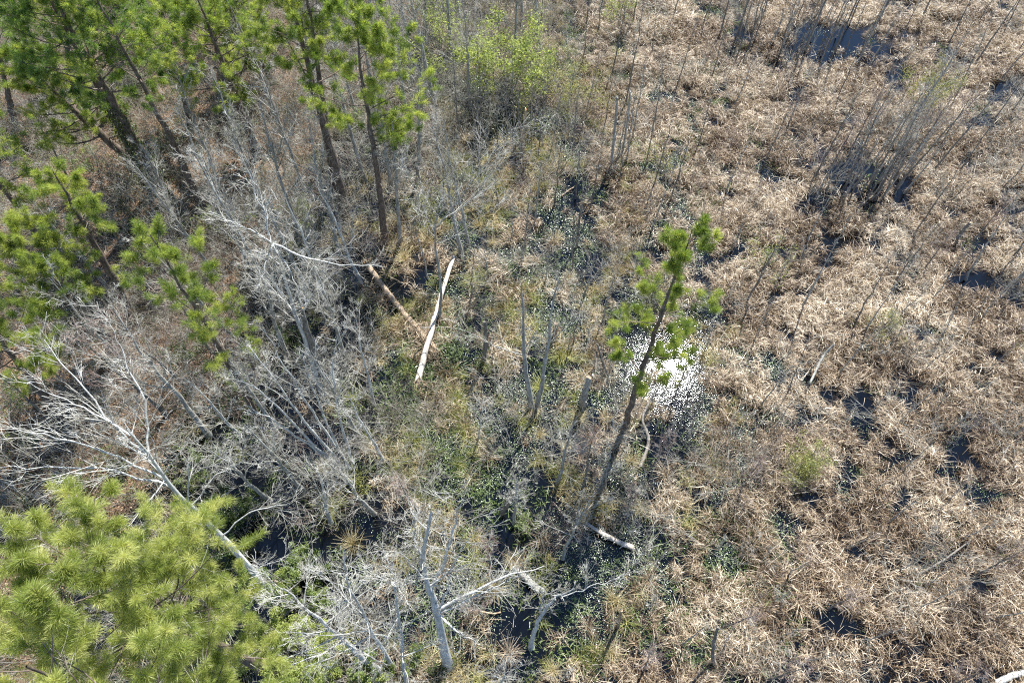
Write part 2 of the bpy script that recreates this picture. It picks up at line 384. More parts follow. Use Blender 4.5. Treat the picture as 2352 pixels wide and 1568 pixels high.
# dead reeds (cattail thatch)
seed(11)
def reed_clump(nb, hgt, spread, standing):
    k = nb; th = rng.uniform(0, 2*math.pi, k); rad = spread*np.sqrt(rng.uniform(0, 1, k))
    st_ = rng.uniform(0, 1, k) < standing
    top = hgt*(1-.75*(rad/spread)**1.5)
    z0 = np.where(st_, -.12, top*rng.uniform(.5, 1.0, k))
    p0 = np.stack([rad*np.cos(th), rad*np.sin(th), z0], -1)
    lead = rng.uniform(0, 2*math.pi)
    az = np.where(rng.uniform(0, 1, k) < .45, lead+rng.normal(0, .45, k), rng.uniform(0, 2*math.pi, k)); el = np.where(st_, rng.uniform(.7, 1.5, k), rng.uniform(-.35, .55, k))
    d = np.stack([np.cos(az)*np.cos(el), np.sin(az)*np.cos(el), np.sin(el)], -1)
    ln = np.where(st_, rng.uniform(.35, .75, k), rng.uniform(.18, .62, k))*rng.uniform(.7, 1.1, k)
    w = rng.uniform(.010, .027, k)
    V, Fc = blades(p0, d, ln, w, np.where(st_, rng.uniform(.1, .8, k), rng.uniform(.05, .5, k)), 4, .07)
    hi = np.clip(z0/hgt, 0, 1)
    tint = np.clip(np.where(st_, rng.uniform(0, .45, k), rng.beta(1.1, 1.1, k)), 0, 1)
    return V, Fc, np.repeat(tint, 8)
kinds = []
for i in range(14):
    V, Fc, t = reed_clump(84, rng.uniform(.3, .75), rng.uniform(.22, .38), rng.uniform(.25, .5)); kinds.append(mesh_from('reed_clump', V, Fc, REED, t))
x, y = jitter_grid(-30, 75, -5, 68, .34)
k = in_view(x, y); x, y = x[k], y[k]
d, u, v = reed_density(x, y)
k = rng.uniform(0, 1, len(x)) < d*.95; x, y = x[k], y[k]; n = len(x)
sc_ = rng.uniform(.7, 1.2, n)*(.55+.9*fbm(x, y, 1.3, 51))
scatter('dead_reeds', 'tangled mat of dead tan and brown reeds covering the marsh', 'reeds', kinds, np.stack([x, y, np.full(n, 0.0)], -1), spin(n, .2), np.stack([sc_, sc_, sc_*(.35+1.5*fbm(x, y, 1.1, 55))], -1), rng.integers(0, 14, n))
print('reeds', n)

# sticks of taller broken reed stalks lying and standing over the mat
kinds = []
for i in range(5):
    K = 9; th = rng.uniform(0, 2*math.pi, K); el = rng.uniform(-.1, .9, K)
    p0 = np.stack([rng.normal(0, .5, K), rng.normal(0, .5, K), rng.uniform(.1, .6, K)], -1)
    dd = np.stack([np.cos(th)*np.cos(el), np.sin(th)*np.cos(el), np.sin(el)], -1)
    V, Fc = blades(p0, dd, rng.uniform(.5, 1.2, K), rng.uniform(.014, .024, K), rng.uniform(0, .25, K), 4, .03)
    kinds.append(mesh_from('broken_stalks', V, Fc, REED, np.repeat(rng.uniform(.65, 1, K), 8)))
x, y = jitter_grid(-30, 75, -5, 68, .95); k = in_view(x, y); x, y = x[k], y[k]; d, u, v = reed_density(x, y)
k = rng.uniform(0, 1, len(x)) < d*.45; x, y = x[k], y[k]; n = len(x)
scatter('broken_stalks', 'long pale broken stalks lying across the reed mat', 'reeds', kinds, np.stack([x, y, np.full(n, .05)], -1), spin(n, .1), uni(rng.uniform(.6, 1.1, n)), rng.integers(0, 5, n))
print('reeds', n)

# floating leaves and duckweed on the open water
seed(12); kinds = []
for i in range(6):
    K = 70; pos = np.stack([rng.normal(0, .32, K), rng.normal(0, .32, K), rng.uniform(.006, .03, K)], -1)
    V, Fc, t = leaves(pos, .022, 4); kinds.append(mesh_from('floating_leaves', V, Fc, PAD, t))
x, y = jitter_grid(-30, 60, -5, 62, .5); k = in_view(x, y) & (x > shore_x(y)+.8); x, y = x[k], y[k]
p = PX(np.stack([x, y, 0*x], -1)); w = .06 + .94*sstep(.46, .56, fbm(x, y, 2.2, 61)); w *= (1-.8*sstep(1750, 1850, p[:, 0])); w *= .12+.88*sstep(860, 1000, p[:, 0]+100*(fbm(x, y, 5, 62)-.5))*(1-.9*sstep(1550, 1750, p[:, 0])*(1-sstep(500, 700, p[:, 1])))*(1-.8*(1-sstep(.2, 1.0, ((p[:, 0]-1530)/75)**2+((p[:, 1]-840)/70)**2))) 
k = rng.uniform(0, 1, len(x)) < w; x, y = x[k], y[k]; n = len(x)
scatter('floating_leaves', 'small pale green leaves floating on the dark water', 'water plants', kinds, np.stack([x, y, np.zeros(n)], -1), spin(n, 0), uni(rng.uniform(.7, 1.3, n)), rng.integers(0, 6, n))

# upright lance-leaved water plants
kinds = []
for i in range(6):
    K = 30; az = rng.uniform(0, 2*math.pi, K); el = rng.uniform(.1, 1.1, K)
    p0 = np.stack([rng.normal(0, .26, K), rng.normal(0, .26, K), rng.uniform(.0, .14, K)], -1)
    d_ = np.stack([np.cos(az)*np.cos(el), np.sin(az)*np.cos(el), np.sin(el)], -1)
    V, Fc = blades(p0, d_, rng.uniform(.14, .30, K), rng.uniform(.025, .05, K), rng.uniform(.05, .3, K), 4, .05)
    kinds.append(mesh_from('lance_leaves', V, Fc, BLADE, np.repeat(rng.uniform(0, 1, K), 8)))
x, y = jitter_grid(-30, 60, -5, 62, .42); k = in_view(x, y) & (x > shore_x(y)+.5); x, y = x[k], y[k]
p = PX(np.stack([x, y, 0*x], -1)); u, v = p[:, 0], p[:, 1]
w = .22*sstep(.45, .6, fbm(x, y, 2.2, 71))*(1-.9*sstep(1700, 1800, u))
for a, b_, rx, ry, s in [(960, 930, 110, 120, .95), (1040, 1060, 110, 120, .8), (1080, 1150, 120, 110, .6), (1000, 780, 120, 80, .5), (1230, 780, 150, 100, .35), (1250, 1480, 300, 160, .15), (1130, 700, 120, 90, .3), (880, 1040, 60, 60, .5), (1650, 1330, 260, 200, .3)]:
    w = np.maximum(w, s*(1-sstep(.3, 1.2, ((u-a)/rx)**2+((v-b_)/ry)**2)))
w *= (1-.85*(1-sstep(.5, 1.3, ((u-1510)/130)**2+((v-820)/110)**2)))
k = rng.uniform(0, 1, len(x)) < w; x, y = x[k], y[k]; n = len(x)
scatter('lance_leaved_plants', 'low green lance-leaved plants growing out of the shallow water', 'water plants', kinds, np.stack([x, y, np.zeros(n)], -1), spin(n, .1), uni(rng.uniform(.7, 1.25, n)), rng.integers(0, 6, n))

# straw and green sedge growing in the shallows left of the reeds
kinds = []
for i in range(8):
    K = 60; az = rng.uniform(0, 2*math.pi, K); el = rng.uniform(.25, 1.45, K)
    p0 = np.stack([rng.normal(0, .14, K), rng.normal(0, .14, K), rng.uniform(-.05, .1, K)], -1)
    d_ = np.stack([np.cos(az)*np.cos(el), np.sin(az)*np.cos(el), np.sin(el)], -1)
    V, Fc = blades(p0, d_, rng.uniform(.35, .8, K), rng.uniform(.013, .024, K), rng.uniform(.2, .6, K), 4, .05)
    kinds.append(mesh_from('sedge', V, Fc, [STRAW, REED, STRAW, SEDGE, REED, STRAW, SEDGE, REED][i], np.repeat(rng.uniform(0, 1, K), 8)))
x, y = jitter_grid(-32, 60, -5, 64, .55); k = in_view(x, y) & (x > shore_x(y)-.3); x, y = x[k], y[k]
p = PX(np.stack([x, y, 0*x], -1)); u, v = p[:, 0], p[:, 1]; bu = np.interp(v, _bv, _bu)
w = (1-sstep(-40, 120, u-bu))*(.06+.85*sstep(.48, .58, fbm(x, y, 1.8, 81)))*(1-.93*pond(u, v))*(.25+.75*sstep(800, 900, u))
for a, b_, rx, ry in [(640, 1180, 150, 130), (650, 1420, 160, 120), (740, 1050, 90, 90)]:
    w = w*(1-.8*(1-sstep(.5, 1.2, ((u-a)/rx)**2+((v-b_)/ry)**2)))
k = rng.uniform(0, 1, len(x)) < w; x, y = x[k], y[k]; n = len(x)
scatter('marsh_sedge', 'thin straw and green sedge growing between the bare trees', 'sedge', kinds, np.stack([x, y, np.zeros(n)], -1), spin(n, .12), uni(rng.uniform(.7, 1.4, n)), rng.integers(0, 8, n))

# fallen leaves on the bank
seed(13); kinds = []
for i in range(5):
    K = 60; pos = np.stack([rng.normal(0, .42, K), rng.normal(0, .42, K), rng.uniform(.01, .07, K)], -1)
    V, Fc, t = leaves(pos, .055, 1.4); kinds.append(mesh_from('fallen_leaves', V, Fc, LITTER, t))
x, y = jitter_grid(-50, 5, -5, 66, .62); k = in_view(x, y) & (x < shore_x(y)+.3); x, y = x[k], y[k]; n = len(x)
scatter('fallen_leaves', 'orange brown fallen leaves and needles over the bank', 'leaf litter', kinds, np.stack([x, y, ground_z(x, y)], -1), spin(n, .05), uni(rng.uniform(.8, 1.3, n)), rng.integers(0, 5, n))

# bare brushy thicket, nobody could count its stems
def brush(k1, hgt, material, wid=.9, wiggle=.11):
    th = rng.uniform(0, 2*math.pi, k1); el = rng.uniform(.45, 1.5, k1)
    p0 = np.stack([rng.normal(0, .3, k1), rng.normal(0, .3, k1), np.full(k1, -.1)], -1)
    d_ = np.stack([np.cos(th)*np.cos(el), np.sin(th)*np.cos(el), np.sin(el)], -1)
    P1, R1 = run(p0, d_, hgt*rng.uniform(.6, 1.1, k1), np.full(k1, .010), 7, wiggle, -.02, .4, .0045)
    P2, R2 = grow(P1, R1, 5, .2, 1, (18, 45), (.4, .75), wiggle, .02, 4, .6, .0050)
    P3, R3 = grow(P2, R2, 3, .15, 1, (22, 50), (.45, .85), wiggle, .02, 3, .7, .0046)
    return tube_mesh('brush', [(P1, R1, 3), (P2, R2, 3), (P3, R3, 3)], material, False)
seed(14)
kinds = [brush(12, 2.9, TWIG_BROWN), brush(9, 1.9, TWIG_GREY), brush(11, 1.6, TWIG_RED), brush(11, 3.3, TWIG_GREY), brush(11, 2.8, TWIG_GREY), brush(10, 1.5, TWIG_GREY), brush(8, 2.5, TWIG_PALE)]
x, y = jitter_grid(-50, 60, -5, 66, .85); k = in_view(x, y, 220, -160, 1800); x, y = x[k], y[k]
p = PX(np.stack([x, y, 0*x], -1)); u, v = p[:, 0], p[:, 1]; bu = np.interp(v, _bv, _bu)
w = np.where(x < shore_x(y)+1, .30+.55*sstep(.38, .56, fbm(x, y, 5, 95)), .34)*(1-.82*sstep(-150, 100, u-bu))
for a, b_, rx, ry, s in [(760, 600, 200, 200, .5), (700, 900, 200, 180, .3), (850, 250, 260, 240, .75), (1130, 120, 160, 200, .7), (640, 1120, 160, 110, .35), (1100, 420, 120, 130, .4),
                         (2080, 310, 110, 50, .5), (2300, 350, 100, 160, .3), (1700, 1080, 90, 50, .5), (1330, 1130, 160, 90, .35)]:
    w = np.maximum(w, s*(1-sstep(.5, 1.2, ((u-a)/rx)**2+((v-b_)/ry)**2)))
for a, b_, rx, ry in [(925, 710, 110, 120), (1000, 750, 60, 160), (650, 1280, 140, 110), (500, 1450, 140, 90), (1520, 830, 120, 100), (1900, 120, 160, 60), (1980, 420, 120, 60), (1200, 330, 110, 80), (1320, 520, 70, 120), (1200, 800, 180, 120), (1230, 1420, 200, 130), (1150, 1190, 130, 110), (1360, 1290, 120, 90), (960, 900, 70, 70), (1060, 1080, 110, 90)]:
    w = w*(1-.9*(1-sstep(.5, 1.2, ((u-a)/rx)**2+((v-b_)/ry)**2)))
k = rng.uniform(0, 1, len(x)) < w; x, y = x[k], y[k]; n = len(x)
zz = np.maximum(ground_z(x, y), 0)
scatter('bare_brush', 'tangled bare twiggy brush filling the ground between the trees', 'brush', kinds, np.stack([x, y, zz], -1), spin(n, .2), uni(rng.uniform(.6, 1.15, n)), rng.integers(0, 7, n))
print('brush', n)

# low green understorey on the bank
def green_low(K, r, h, material, size=.035):
    th = rng.uniform(0, 2*math.pi, 8); p0 = np.stack([rng.normal(0, .1, 8), rng.normal(0, .1, 8), np.full(8, -.05)], -1)
    d_ = np.stack([np.cos(th)*.5, np.sin(th)*.5, np.full(8, .8)], -1)
    P1, R1 = run(p0, nrm(d_), np.full(8, h)*rng.uniform(.6, 1.1, 8), np.full(8, .012), 5, .2, 0, .4, .005)
    P2, R2 = grow(P1, R1, 6, .2, 1, (25, 70), (.35, .6), .2, .02, 4, .6, .004)
    V1, F1 = merge([tubes(P1, R1, 3), tubes(P2, R2, 3)])
    wh = rng.integers(0, len(P2), K); pos, _, _ = sample(P2, R2, rng.uniform(.1, 1, K), wh); pos = pos + rng.normal(0, r*.12, pos.shape)
    V, Fc, t = leaves(pos, size, .5)
    VV = np.concatenate([V, V1]); FF = np.concatenate([Fc, F1+len(V)]); tt = np.concatenate([t, np.full(len(V1), .1)])
    me = mesh_from('greenery', VV, FF, material, tt); me.materials.append(TWIG_BROWN)
    mi = np.zeros(len(FF), np.int32); mi[len(Fc):] = 1; me.polygons.foreach_set('material_index', mi); return me
seed(15)
kinds = [green_low(260, .8, .9, LEAF_DARK), green_low(200, .7, .7, LEAF_DARK), green_low(220, .8, 1.0, LEAF_GREEN), green_low(160, .6, .7, LEAF_GREEN)]
x, y = jitter_grid(-50, 40, -5, 66, .85); k = in_view(x, y, 220, -160, 1800); x, y = x[k], y[k]
p = PX(np.stack([x, y, 0*x], -1)); u, v = p[:, 0], p[:, 1]
w = np.where(x < shore_x(y), .30+.65*sstep(.42, .58, fbm(x, y, 4, 91)), .08*sstep(.5, .62, fbm(x, y, 3, 92))*(u < 1500))
k = rng.uniform(0, 1, len(x)) < w; x, y = x[k], y[k]; n = len(x)
scatter('low_greenery', 'patches of small-leaved evergreen undergrowth on the bank', 'undergrowth', kinds, np.stack([x, y, np.maximum(ground_z(x, y), 0)], -1), spin(n, .1), uni(rng.uniform(.7, 1.4, n)), rng.integers(0, 4, n))

# ------------------------------------------------------------------ labels that find a thing by what it stands beside
LAND = [(1440, 980, 'the tall pine in the glittering pond'), (1510, 830, 'the glittering pond'), (1000, 740, 'the white fallen log'), (905, 690, 'the tan fallen log'),
        (1880, 100, 'the largest far pond'), (1700, 65, 'the small far pond'), (1960, 390, 'the tree-ringed pond in the reeds'), (2285, 655, 'the narrow pool near the right edge'),
        (1830, 1050, 'the olive bush in the reeds'), (2100, 230, 'the yellowish bush in the far reeds'), (1525, 370, 'the small yellow bush'), (1220, 940, 'the twin grey trunks'),
        (1310, 50, 'the narrow water strip'), (1130, 90, 'the lime green tree'), (1030, 1530, 'the big white bare tree'), (1400, 1240, 'the half-sunk pale log'),
        (2340, 1540, 'the white log in the corner'), (1220, 1485, 'the forked tree in open water'), (880, 545, 'the bushy pine'), (790, 480, 'the pair of dark pine trunks'),
        (610, 1000, 'the pine with a low tuft'), (780, 1070, 'the many-stemmed white tree'), (640, 1370, 'the leaning grey tree'), (745, 900, 'the orange-topped snag'),
        (1110, 600, 'the short grey snag'), (1320, 560, 'the winding water strip'), (470, 490, 'the slim pine on the bank'), (400, 480, 'the vine-covered pines'), (330, 760, 'the round-crowned pine'),
        (600, 370, 'the pine on the leafy rise'), (1990, 895, 'the small dark pool in the reeds'), (2270, 1135, 'the dark pool at the right edge'), (2350, 60, 'the far right corner'), (1650, 1300, 'the leaf-flecked shallows'), (1290, 800, 'the short dark log'), (1350, 920, 'the mossy stump')]
USED = {}
def where(u, v, skip=None):
    best = min((l for l in LAND if l[2] != skip), key=lambda l: (l[0]-u)**2+(l[1]-v)**2)
    dx, dy = u-best[0], v-best[1]; dist = math.hypot(dx, dy)
    side = ('right of' if dx > 0 else 'left of') if abs(dx) > 1.2*abs(dy) else ('below' if dy > 0 else 'above') if abs(dy) > 1.2*abs(dx) else \
        (('lower right' if dx > 0 else 'lower left') if dy > 0 else ('upper right' if dx > 0 else 'upper left')) + ' of'
    far = 'close ' if dist < 60 else 'well ' if dist > 170 else ''
    return best[2], far + side
PENDING = []
def place_label(o, look, cat, group, u, v, size):
    """look e.g. 'thin bare sapling'; the label is finished once all its neighbours are known"""
    o['category'] = cat; o['group'] = group; PENDING.append((o, look, u, v, size))
ORD = {1: ['tallest', 'shorter'], 2: ['tallest', 'middle-sized', 'shortest']}
def finish_labels():
    from collections import defaultdict
    g = defaultdict(list)
    for o, look, u, v, s in PENDING:
        lm, rel = where(u, v); g[(look, rel, lm)].append((o, u, v, s))
    words = ['second', 'third', 'fourth', 'fifth', 'sixth', 'seventh', 'eighth', 'ninth', 'tenth', 'eleventh', 'twelfth']
    for (look, rel, lm), items in g.items():
        L = next(l for l in LAND if l[2] == lm)
        items.sort(key=lambda q: math.hypot(q[1]-L[0], q[2]-L[1]))
        for i, (o, u, v, s) in enumerate(items):
            if len(items) == 1: t = '%s %s %s' % (look, rel, lm)
            elif i == 0: t = 'nearest %s %s %s' % (look, rel, lm)
            elif i == len(items)-1: t = 'farthest %s %s %s' % (look, rel, lm)
            else: t = '%s nearest %s %s %s' % (words[min(i-1, 10)], look, rel, lm)
            o['label'] = t.replace('  ', ' ')

# ------------------------------------------------------------------ pines
TM = 2.5
def pine(base_px, top_px, h0, crown_r, ntuft, nneed, tl, material, label, tuft_parts=0, trunk_r=.2, bend=.0, bend_dir=(1, 0), side_bias=None, dens_top=1., extra=None, vines=False, nlimb=None, w=.012, group='pines', limb_el=(.0, .5), tm=None):
    b_ = G(*base_px); b_[2] = max(float(ground_z(b_[0], b_[1])), 0) - .05
    t_ = TOP(b_, *top_px); root = empty('pine_tree', b_)
    tag(root, label, 'tree', group)
    ht = np.linalg.norm(t_-b_); ax = t_-b_
    pts = [np.zeros(3), ax*.33 + np.array([*bend_dir, 0])*bend, ax*.66 + np.array([*bend_dir, 0])*bend*.6, ax]
    n = 18; T = spline(pts, n); T[1:-1, :2] += rng.normal(0, .035, (n-2, 2))
    R = trunk_r*(1-np.linspace(0, 1, n)**1.3*.9); R[0] *= 1.45; R[1] *= 1.08
    V, Fc = tubes(T[None], R[None], 10, .05); link('trunk', mesh_from('trunk', V, Fc, PINE_BARK, smooth=True), root)
    nl = nlimb or int(10 + ht*1.6); tt = np.sort(h0 + (.99-h0)*(np.arange(nl)+rng.uniform(0, .9, nl))/nl)
    p0, tan, r = sample(T[None], R[None], tt, np.zeros(nl, int)); az = np.arange(nl)*2.4 + rng.normal(0, .4, nl)
    f = (tt-h0)/(1-h0); L = crown_r*np.clip(np.sin(np.pi*np.clip(.30+.58*f, 0, 1)), .3, 1)*rng.uniform(.6, 1.15, nl)
    if side_bias is not None:
        az = np.where(rng.uniform(0, 1, nl) < .5, side_bias + rng.normal(0, .7, nl), az)
    el = rng.uniform(*limb_el, nl) + .5*f
    d_ = np.stack([np.cos(az)*np.cos(el), np.sin(az)*np.cos(el), np.sin(el)], -1)
    P1, R1 = run(p0, d_, L, np.maximum(r*.32, .015), 7, .10, .05, .3, .008)
    for q in range(nl if ht*crown_r > 8 else 0):
        V, Fc = tubes(P1[q:q+1], R1[q:q+1], 5); link('branch', mesh_from('branch', V, Fc, PINE_BARK, smooth=True), root)
    P2, R2 = grow(P1, R1, 6, .3, 1, (25, 60), (.3, .55), .12, .10, 4, .5, .006)
    P3, R3 = grow(P2, R2, 2, .3, 1, (25, 55), (.4, .7), .12, .14, 3, .6, .005)
    sets = [(P2, R2, 3), (P3, R3, 3)] if ht*crown_r > 8 else [(P1, R1, 4), (P2, R2, 3), (P3, R3, 3)]
    # dead stubs below the crown
    ns = 9; ts = rng.uniform(h0*.45, h0, ns); q0, _, rr = sample(T[None], R[None], ts, np.zeros(ns, int)); a2 = rng.uniform(0, 6.28, ns)
    Ps, Rs = run(q0, np.stack([np.cos(a2), np.sin(a2), rng.uniform(-.1, .5, ns)], -1), rng.uniform(.3, 1.4, ns), np.full(ns, .016), 5, .15, .03, .4, .006)
    Pt, Rt = grow(Ps, Rs, 2, .4, 1, (30, 60), (.3, .5), .2, .0, 3, .6, .005)
    tw = link('twigs', tube_mesh('twigs', sets + [(Ps, Rs, 4), (Pt, Rt, 3)], TWIG_BROWN if material != NEEDLE_NEAR else TWIG_GREY), root); tw['kind'] = 'stuff'
    ends = np.concatenate([P1[:, -1], P2[:, -1], P3[:, -1], P2[:, 2], P1[:, -2]]); dirs = np.concatenate([P1[:, -1]-P1[:, -2], P2[:, -1]-P2[:, -2], P3[:, -1]-P3[:, -2], P2[:, 2]-P2[:, 1], P1[:, -2]-P1[:, -3]])
    extra = [P2[:, 3], P1[:, 4], P3[:, 1]]; ends = np.concatenate([ends]+extra); dirs = np.concatenate([dirs, P2[:, 3]-P2[:, 2], P1[:, 4]-P1[:, 3], P3[:, 1]-P3[:, 0]]); o = rng.permutation(len(ends))[:int(ntuft*(tm or TM))]; ends, dirs = ends[o], nrm(dirs[o])+np.array([0, 0, .35])
    if tuft_parts:
        protos = []
        for q in range(6):
            V, Fc, ti = needles(np.array([[0, 0, 1.]]), np.zeros((1, 3)), nneed, tl, w, (12, 78))
            protos.append(mesh_from('needle_tuft', V, Fc, material, np.clip(ti-ti.mean()+[.15, .35, .5, .6, .75, .9][q], 0, 1)))
        for q in range(min(tuft_parts, len(ends))):
            c = link('needle_tuft', protos[rng.integers(0, 6)], root, ends[q]); c.rotation_euler = Vector(dirs[q]).to_track_quat('Z', 'Y').to_euler()
            s_ = rng.uniform(.55, 1.25); c.scale = (s_,)*3
        ends, dirs = ends[tuft_parts:], dirs[tuft_parts:]
    if len(ends):
        V, Fc, ti = needles(dirs, ends, nneed, tl, w, (12, 82)); c = link('crown', mesh_from('crown', V, Fc, material, ti), root); c['kind'] = 'stuff'
    if vines:
        K = 1500; tv = rng.uniform(.03, .5, K); pos, _, r_ = sample(T[None], R[None], tv, np.zeros(K, int)); a3 = rng.uniform(0, 6.28, K)
        pos = pos + np.stack([np.cos(a3), np.sin(a3), 0*a3], -1)*(r_[:, None]+rng.exponential(.12, (K, 1)))
        V, Fc, ti = leaves(pos, .07, .3); c = link('vine_leaves', mesh_from('vine_leaves', V, Fc, LEAF_DARK, ti), root); c['kind'] = 'stuff'
    return root

seed(21)
pine((1436, 985), (1590, 528),   .34, 2.0, 260, 75, .26, NEEDLE_MID, 'tall slender pine leaning over the glittering pond with sparse green tufts', 300, .15, .35, (-.3, .2), w=.011, nlimb=26, group=None)
pine((640, 1560), (150, 1290), .45, 3.1, 560, 120, .25, NEEDLE_NEAR, 'broad yellow-green pine crown nearest the camera with long needle tufts', 300, .19, .1, w=.0075, nlimb=60, tm=2.7, group=None)
pine((660, 1790), (60, 1530), .5, 3.0, 420, 95, .25, NEEDLE_NEAR, 'dense green pine crown cut by the bottom edge below the nearest pine', 0, .18, w=.0085, nlimb=26)
pine((612, 1005), (345, 540), .55, 1.9, 170, 80, .25, NEEDLE_MID, 'pine with a bright ragged crown and a low side tuft on its dark trunk', 200, .17, .2, w=.010, nlimb=26)
pine((885, 560), (810, 30), .50, 3.0, 330, 60, .28, NEEDLE_MID, 'pine with a bushy yellow-green crown reaching down one side of its thin trunk', 200, .20, .1, side_bias=0.2, w=.015, nlimb=34)
pine((792, 478), (655, -60), .60, 3.0, 240, 55, .28, NEEDLE_MID, 'thicker of the paired dark pine trunks with an open yellowish crown', 0, .28, w=.016, nlimb=24)
pine((772, 455), (690, -130), .72, 2.4, 150, 50, .28, NEEDLE_MID, 'slimmer of the paired dark pine trunks standing left of its twin', 0, .21, w=.016, nlimb=18)
pine((600, 375), (450, -10), .42, 3.4, 290, 60, .28, NEEDLE_MID, 'dark-trunked pine on the leafy rise with a wide green crown', 150, .27, w=.016, nlimb=36)
pine((475, 500), (190, -60), .60, 3.2, 210, 60, .28, NEEDLE_MID, 'slim curving pine on the bank right of the vine-covered trunks', 0, .20, .3, (.6, .2), w=.016, nlimb=26)
pine((405, 490), (85, -70), .55, 3.6, 260, 60, .28, NEEDLE_DARK, 'thickest vine-covered pine trunk climbing to the top left corner', 0, .30, w=.016, nlimb=30, vines=True)
pine((372, 478), (60, -110), .52, 3.0, 190, 60, .28, NEEDLE_DARK, 'slimmer vine-covered pine close left of the thickest trunk', 0, .22, w=.016, nlimb=24, vines=True)
pine((455, 325), (370, 20), .45, 2.8, 260, 50, .28, NEEDLE_DARK, 'small dark pine standing in orange leaf litter behind the slim pine', 0, .2, w=.016, nlimb=22)
pine((350, 430), (35, 130), .35, 2.7, 400, 60, .28, NEEDLE_MID, 'pine at the left edge with a large lush green crown', 200, .26, w=.013, nlimb=40)
pine((325, 765), (122, 395), .66, 1.8, 150, 70, .27, NEEDLE_MID, 'pine with a small round bright crown on a dark forked trunk', 200, .22, .15, w=.011, nlimb=22)
pine((300, 830), (25, 545), .50, 2.5, 280, 80, .27, NEEDLE_MID, 'pine at the left edge with a long shaggy crown above grey brush', 250, .22, w=.011, nlimb=36)
pine((190, 1010), (-70, 690), .50, 2.4, 240, 80, .26, NEEDLE_MID, 'pine mostly beyond the left edge with drooping lower tufts', 0, .2, w=.010, nlimb=26)
for i, (bp, tp, r_) in enumerate([((520, 250), (560, -60), 2.6), ((300, 200), (255, -40), 2.8), ((180, 230), (150, -30), 2.8), ((640, 220), (520, 20), 2.4), ((60, 330), (-30, 10), 3.), ((560, 120), (430, -130), 3.0), ((250, 60), (160, -150), 3.0), ((780, 60), (740, -150), 2.4), ((400, 110), (330, -90), 2.8), ((150, 620), (-130, 250), 3.)]):
    pine(bp, tp, .45, r_, 300, 40, .30, [NEEDLE_MID, NEEDLE_DARK, NEEDLE_MID][i % 3], ['pine behind the leafy rise partly hidden by the wide green crown', 'deep green pine standing far back on the upper left bank', 'pine with soft green crown between the corner and the slim pine',
         'small pine right of the leafy rise among pale bare branches', 'green pine filling the upper left corner edge', 'pine crown cut by the top edge above the leafy rise', 'dark pine crown cut by the top edge near the corner', 'pine crown at the top edge above the paired trunks',
         'pine crown at the top edge above the orange litter', 'pine mostly outside the left edge below the lush crown'][i], 0, .2, w=.018, nlimb=24, tm=1.7)

# ------------------------------------------------------------------ bare trees
CR_ = .42
def bare_levels(T, R, k1, h0, spread, k2, k3, k4, crook, limb_el=(.5, 1.2), up=.12, lratio=(.32, .6), rmin=.0056):
    n1 = k1; tt = np.sort(rng.uniform(h0, .98, n1)); p0, tan, r = sample(T[None], R[None], tt, np.zeros(n1, int))
    az = np.arange(n1)*2.4 + rng.normal(0, .5, n1); el = rng.uniform(*limb_el, n1)
    d_ = nrm(np.stack([np.cos(az)*np.cos(el), np.sin(az)*np.cos(el), np.sin(el)], -1) + .35*tan)
    ht = np.linalg.norm(T[-1]-T[0]); L = ht*spread*rng.uniform(.55, 1.1, n1)*(1.15-.75*(tt-h0)/(1-h0)); crook = crook*CR_*.9; k4 = max(1, k4-1)
    P1, R1 = run(p0, d_, L, np.clip(r*.42, .012, .05), 9, crook, up*.6, .25, rmin*1.4)
    P2, R2 = grow(P1, R1, k2, .12, .95, (18, 48), (lratio[0]*1.2, lratio[1]*1.15), crook, up*.4, 6, .55, rmin*1.25)
    P3, R3 = grow(P2, R2, k3, .12, 1, (20, 48), (.4, .85), crook*.8, up*.3, 4, .65, rmin*1.08)
    P4, R4 = grow(P3, R3, k4, .15, .9, (22, 50), (.4, .8), crook*.6, up*.2, 3, .75, rmin*.92)
    return P1, R1, P2, R2, P3, R3, P4, R4
def trunk_of(pts, r0, r1=.15, n=14, wob=.03, sides=8, material=GREY_BARK, flare=1.35):
    T = spline(pts, n); T[1:-1, :2] += rng.normal(0, wob, (n-2, 2)); R = r0*(1-(1-r1)*np.linspace(0, 1, n)); R[0] *= flare; R[1] *= 1+(flare-1)*.25
    V, Fc = tubes(T[None], R[None], sides, .04); return T, R, mesh_from('trunk', V, Fc, material, smooth=True)
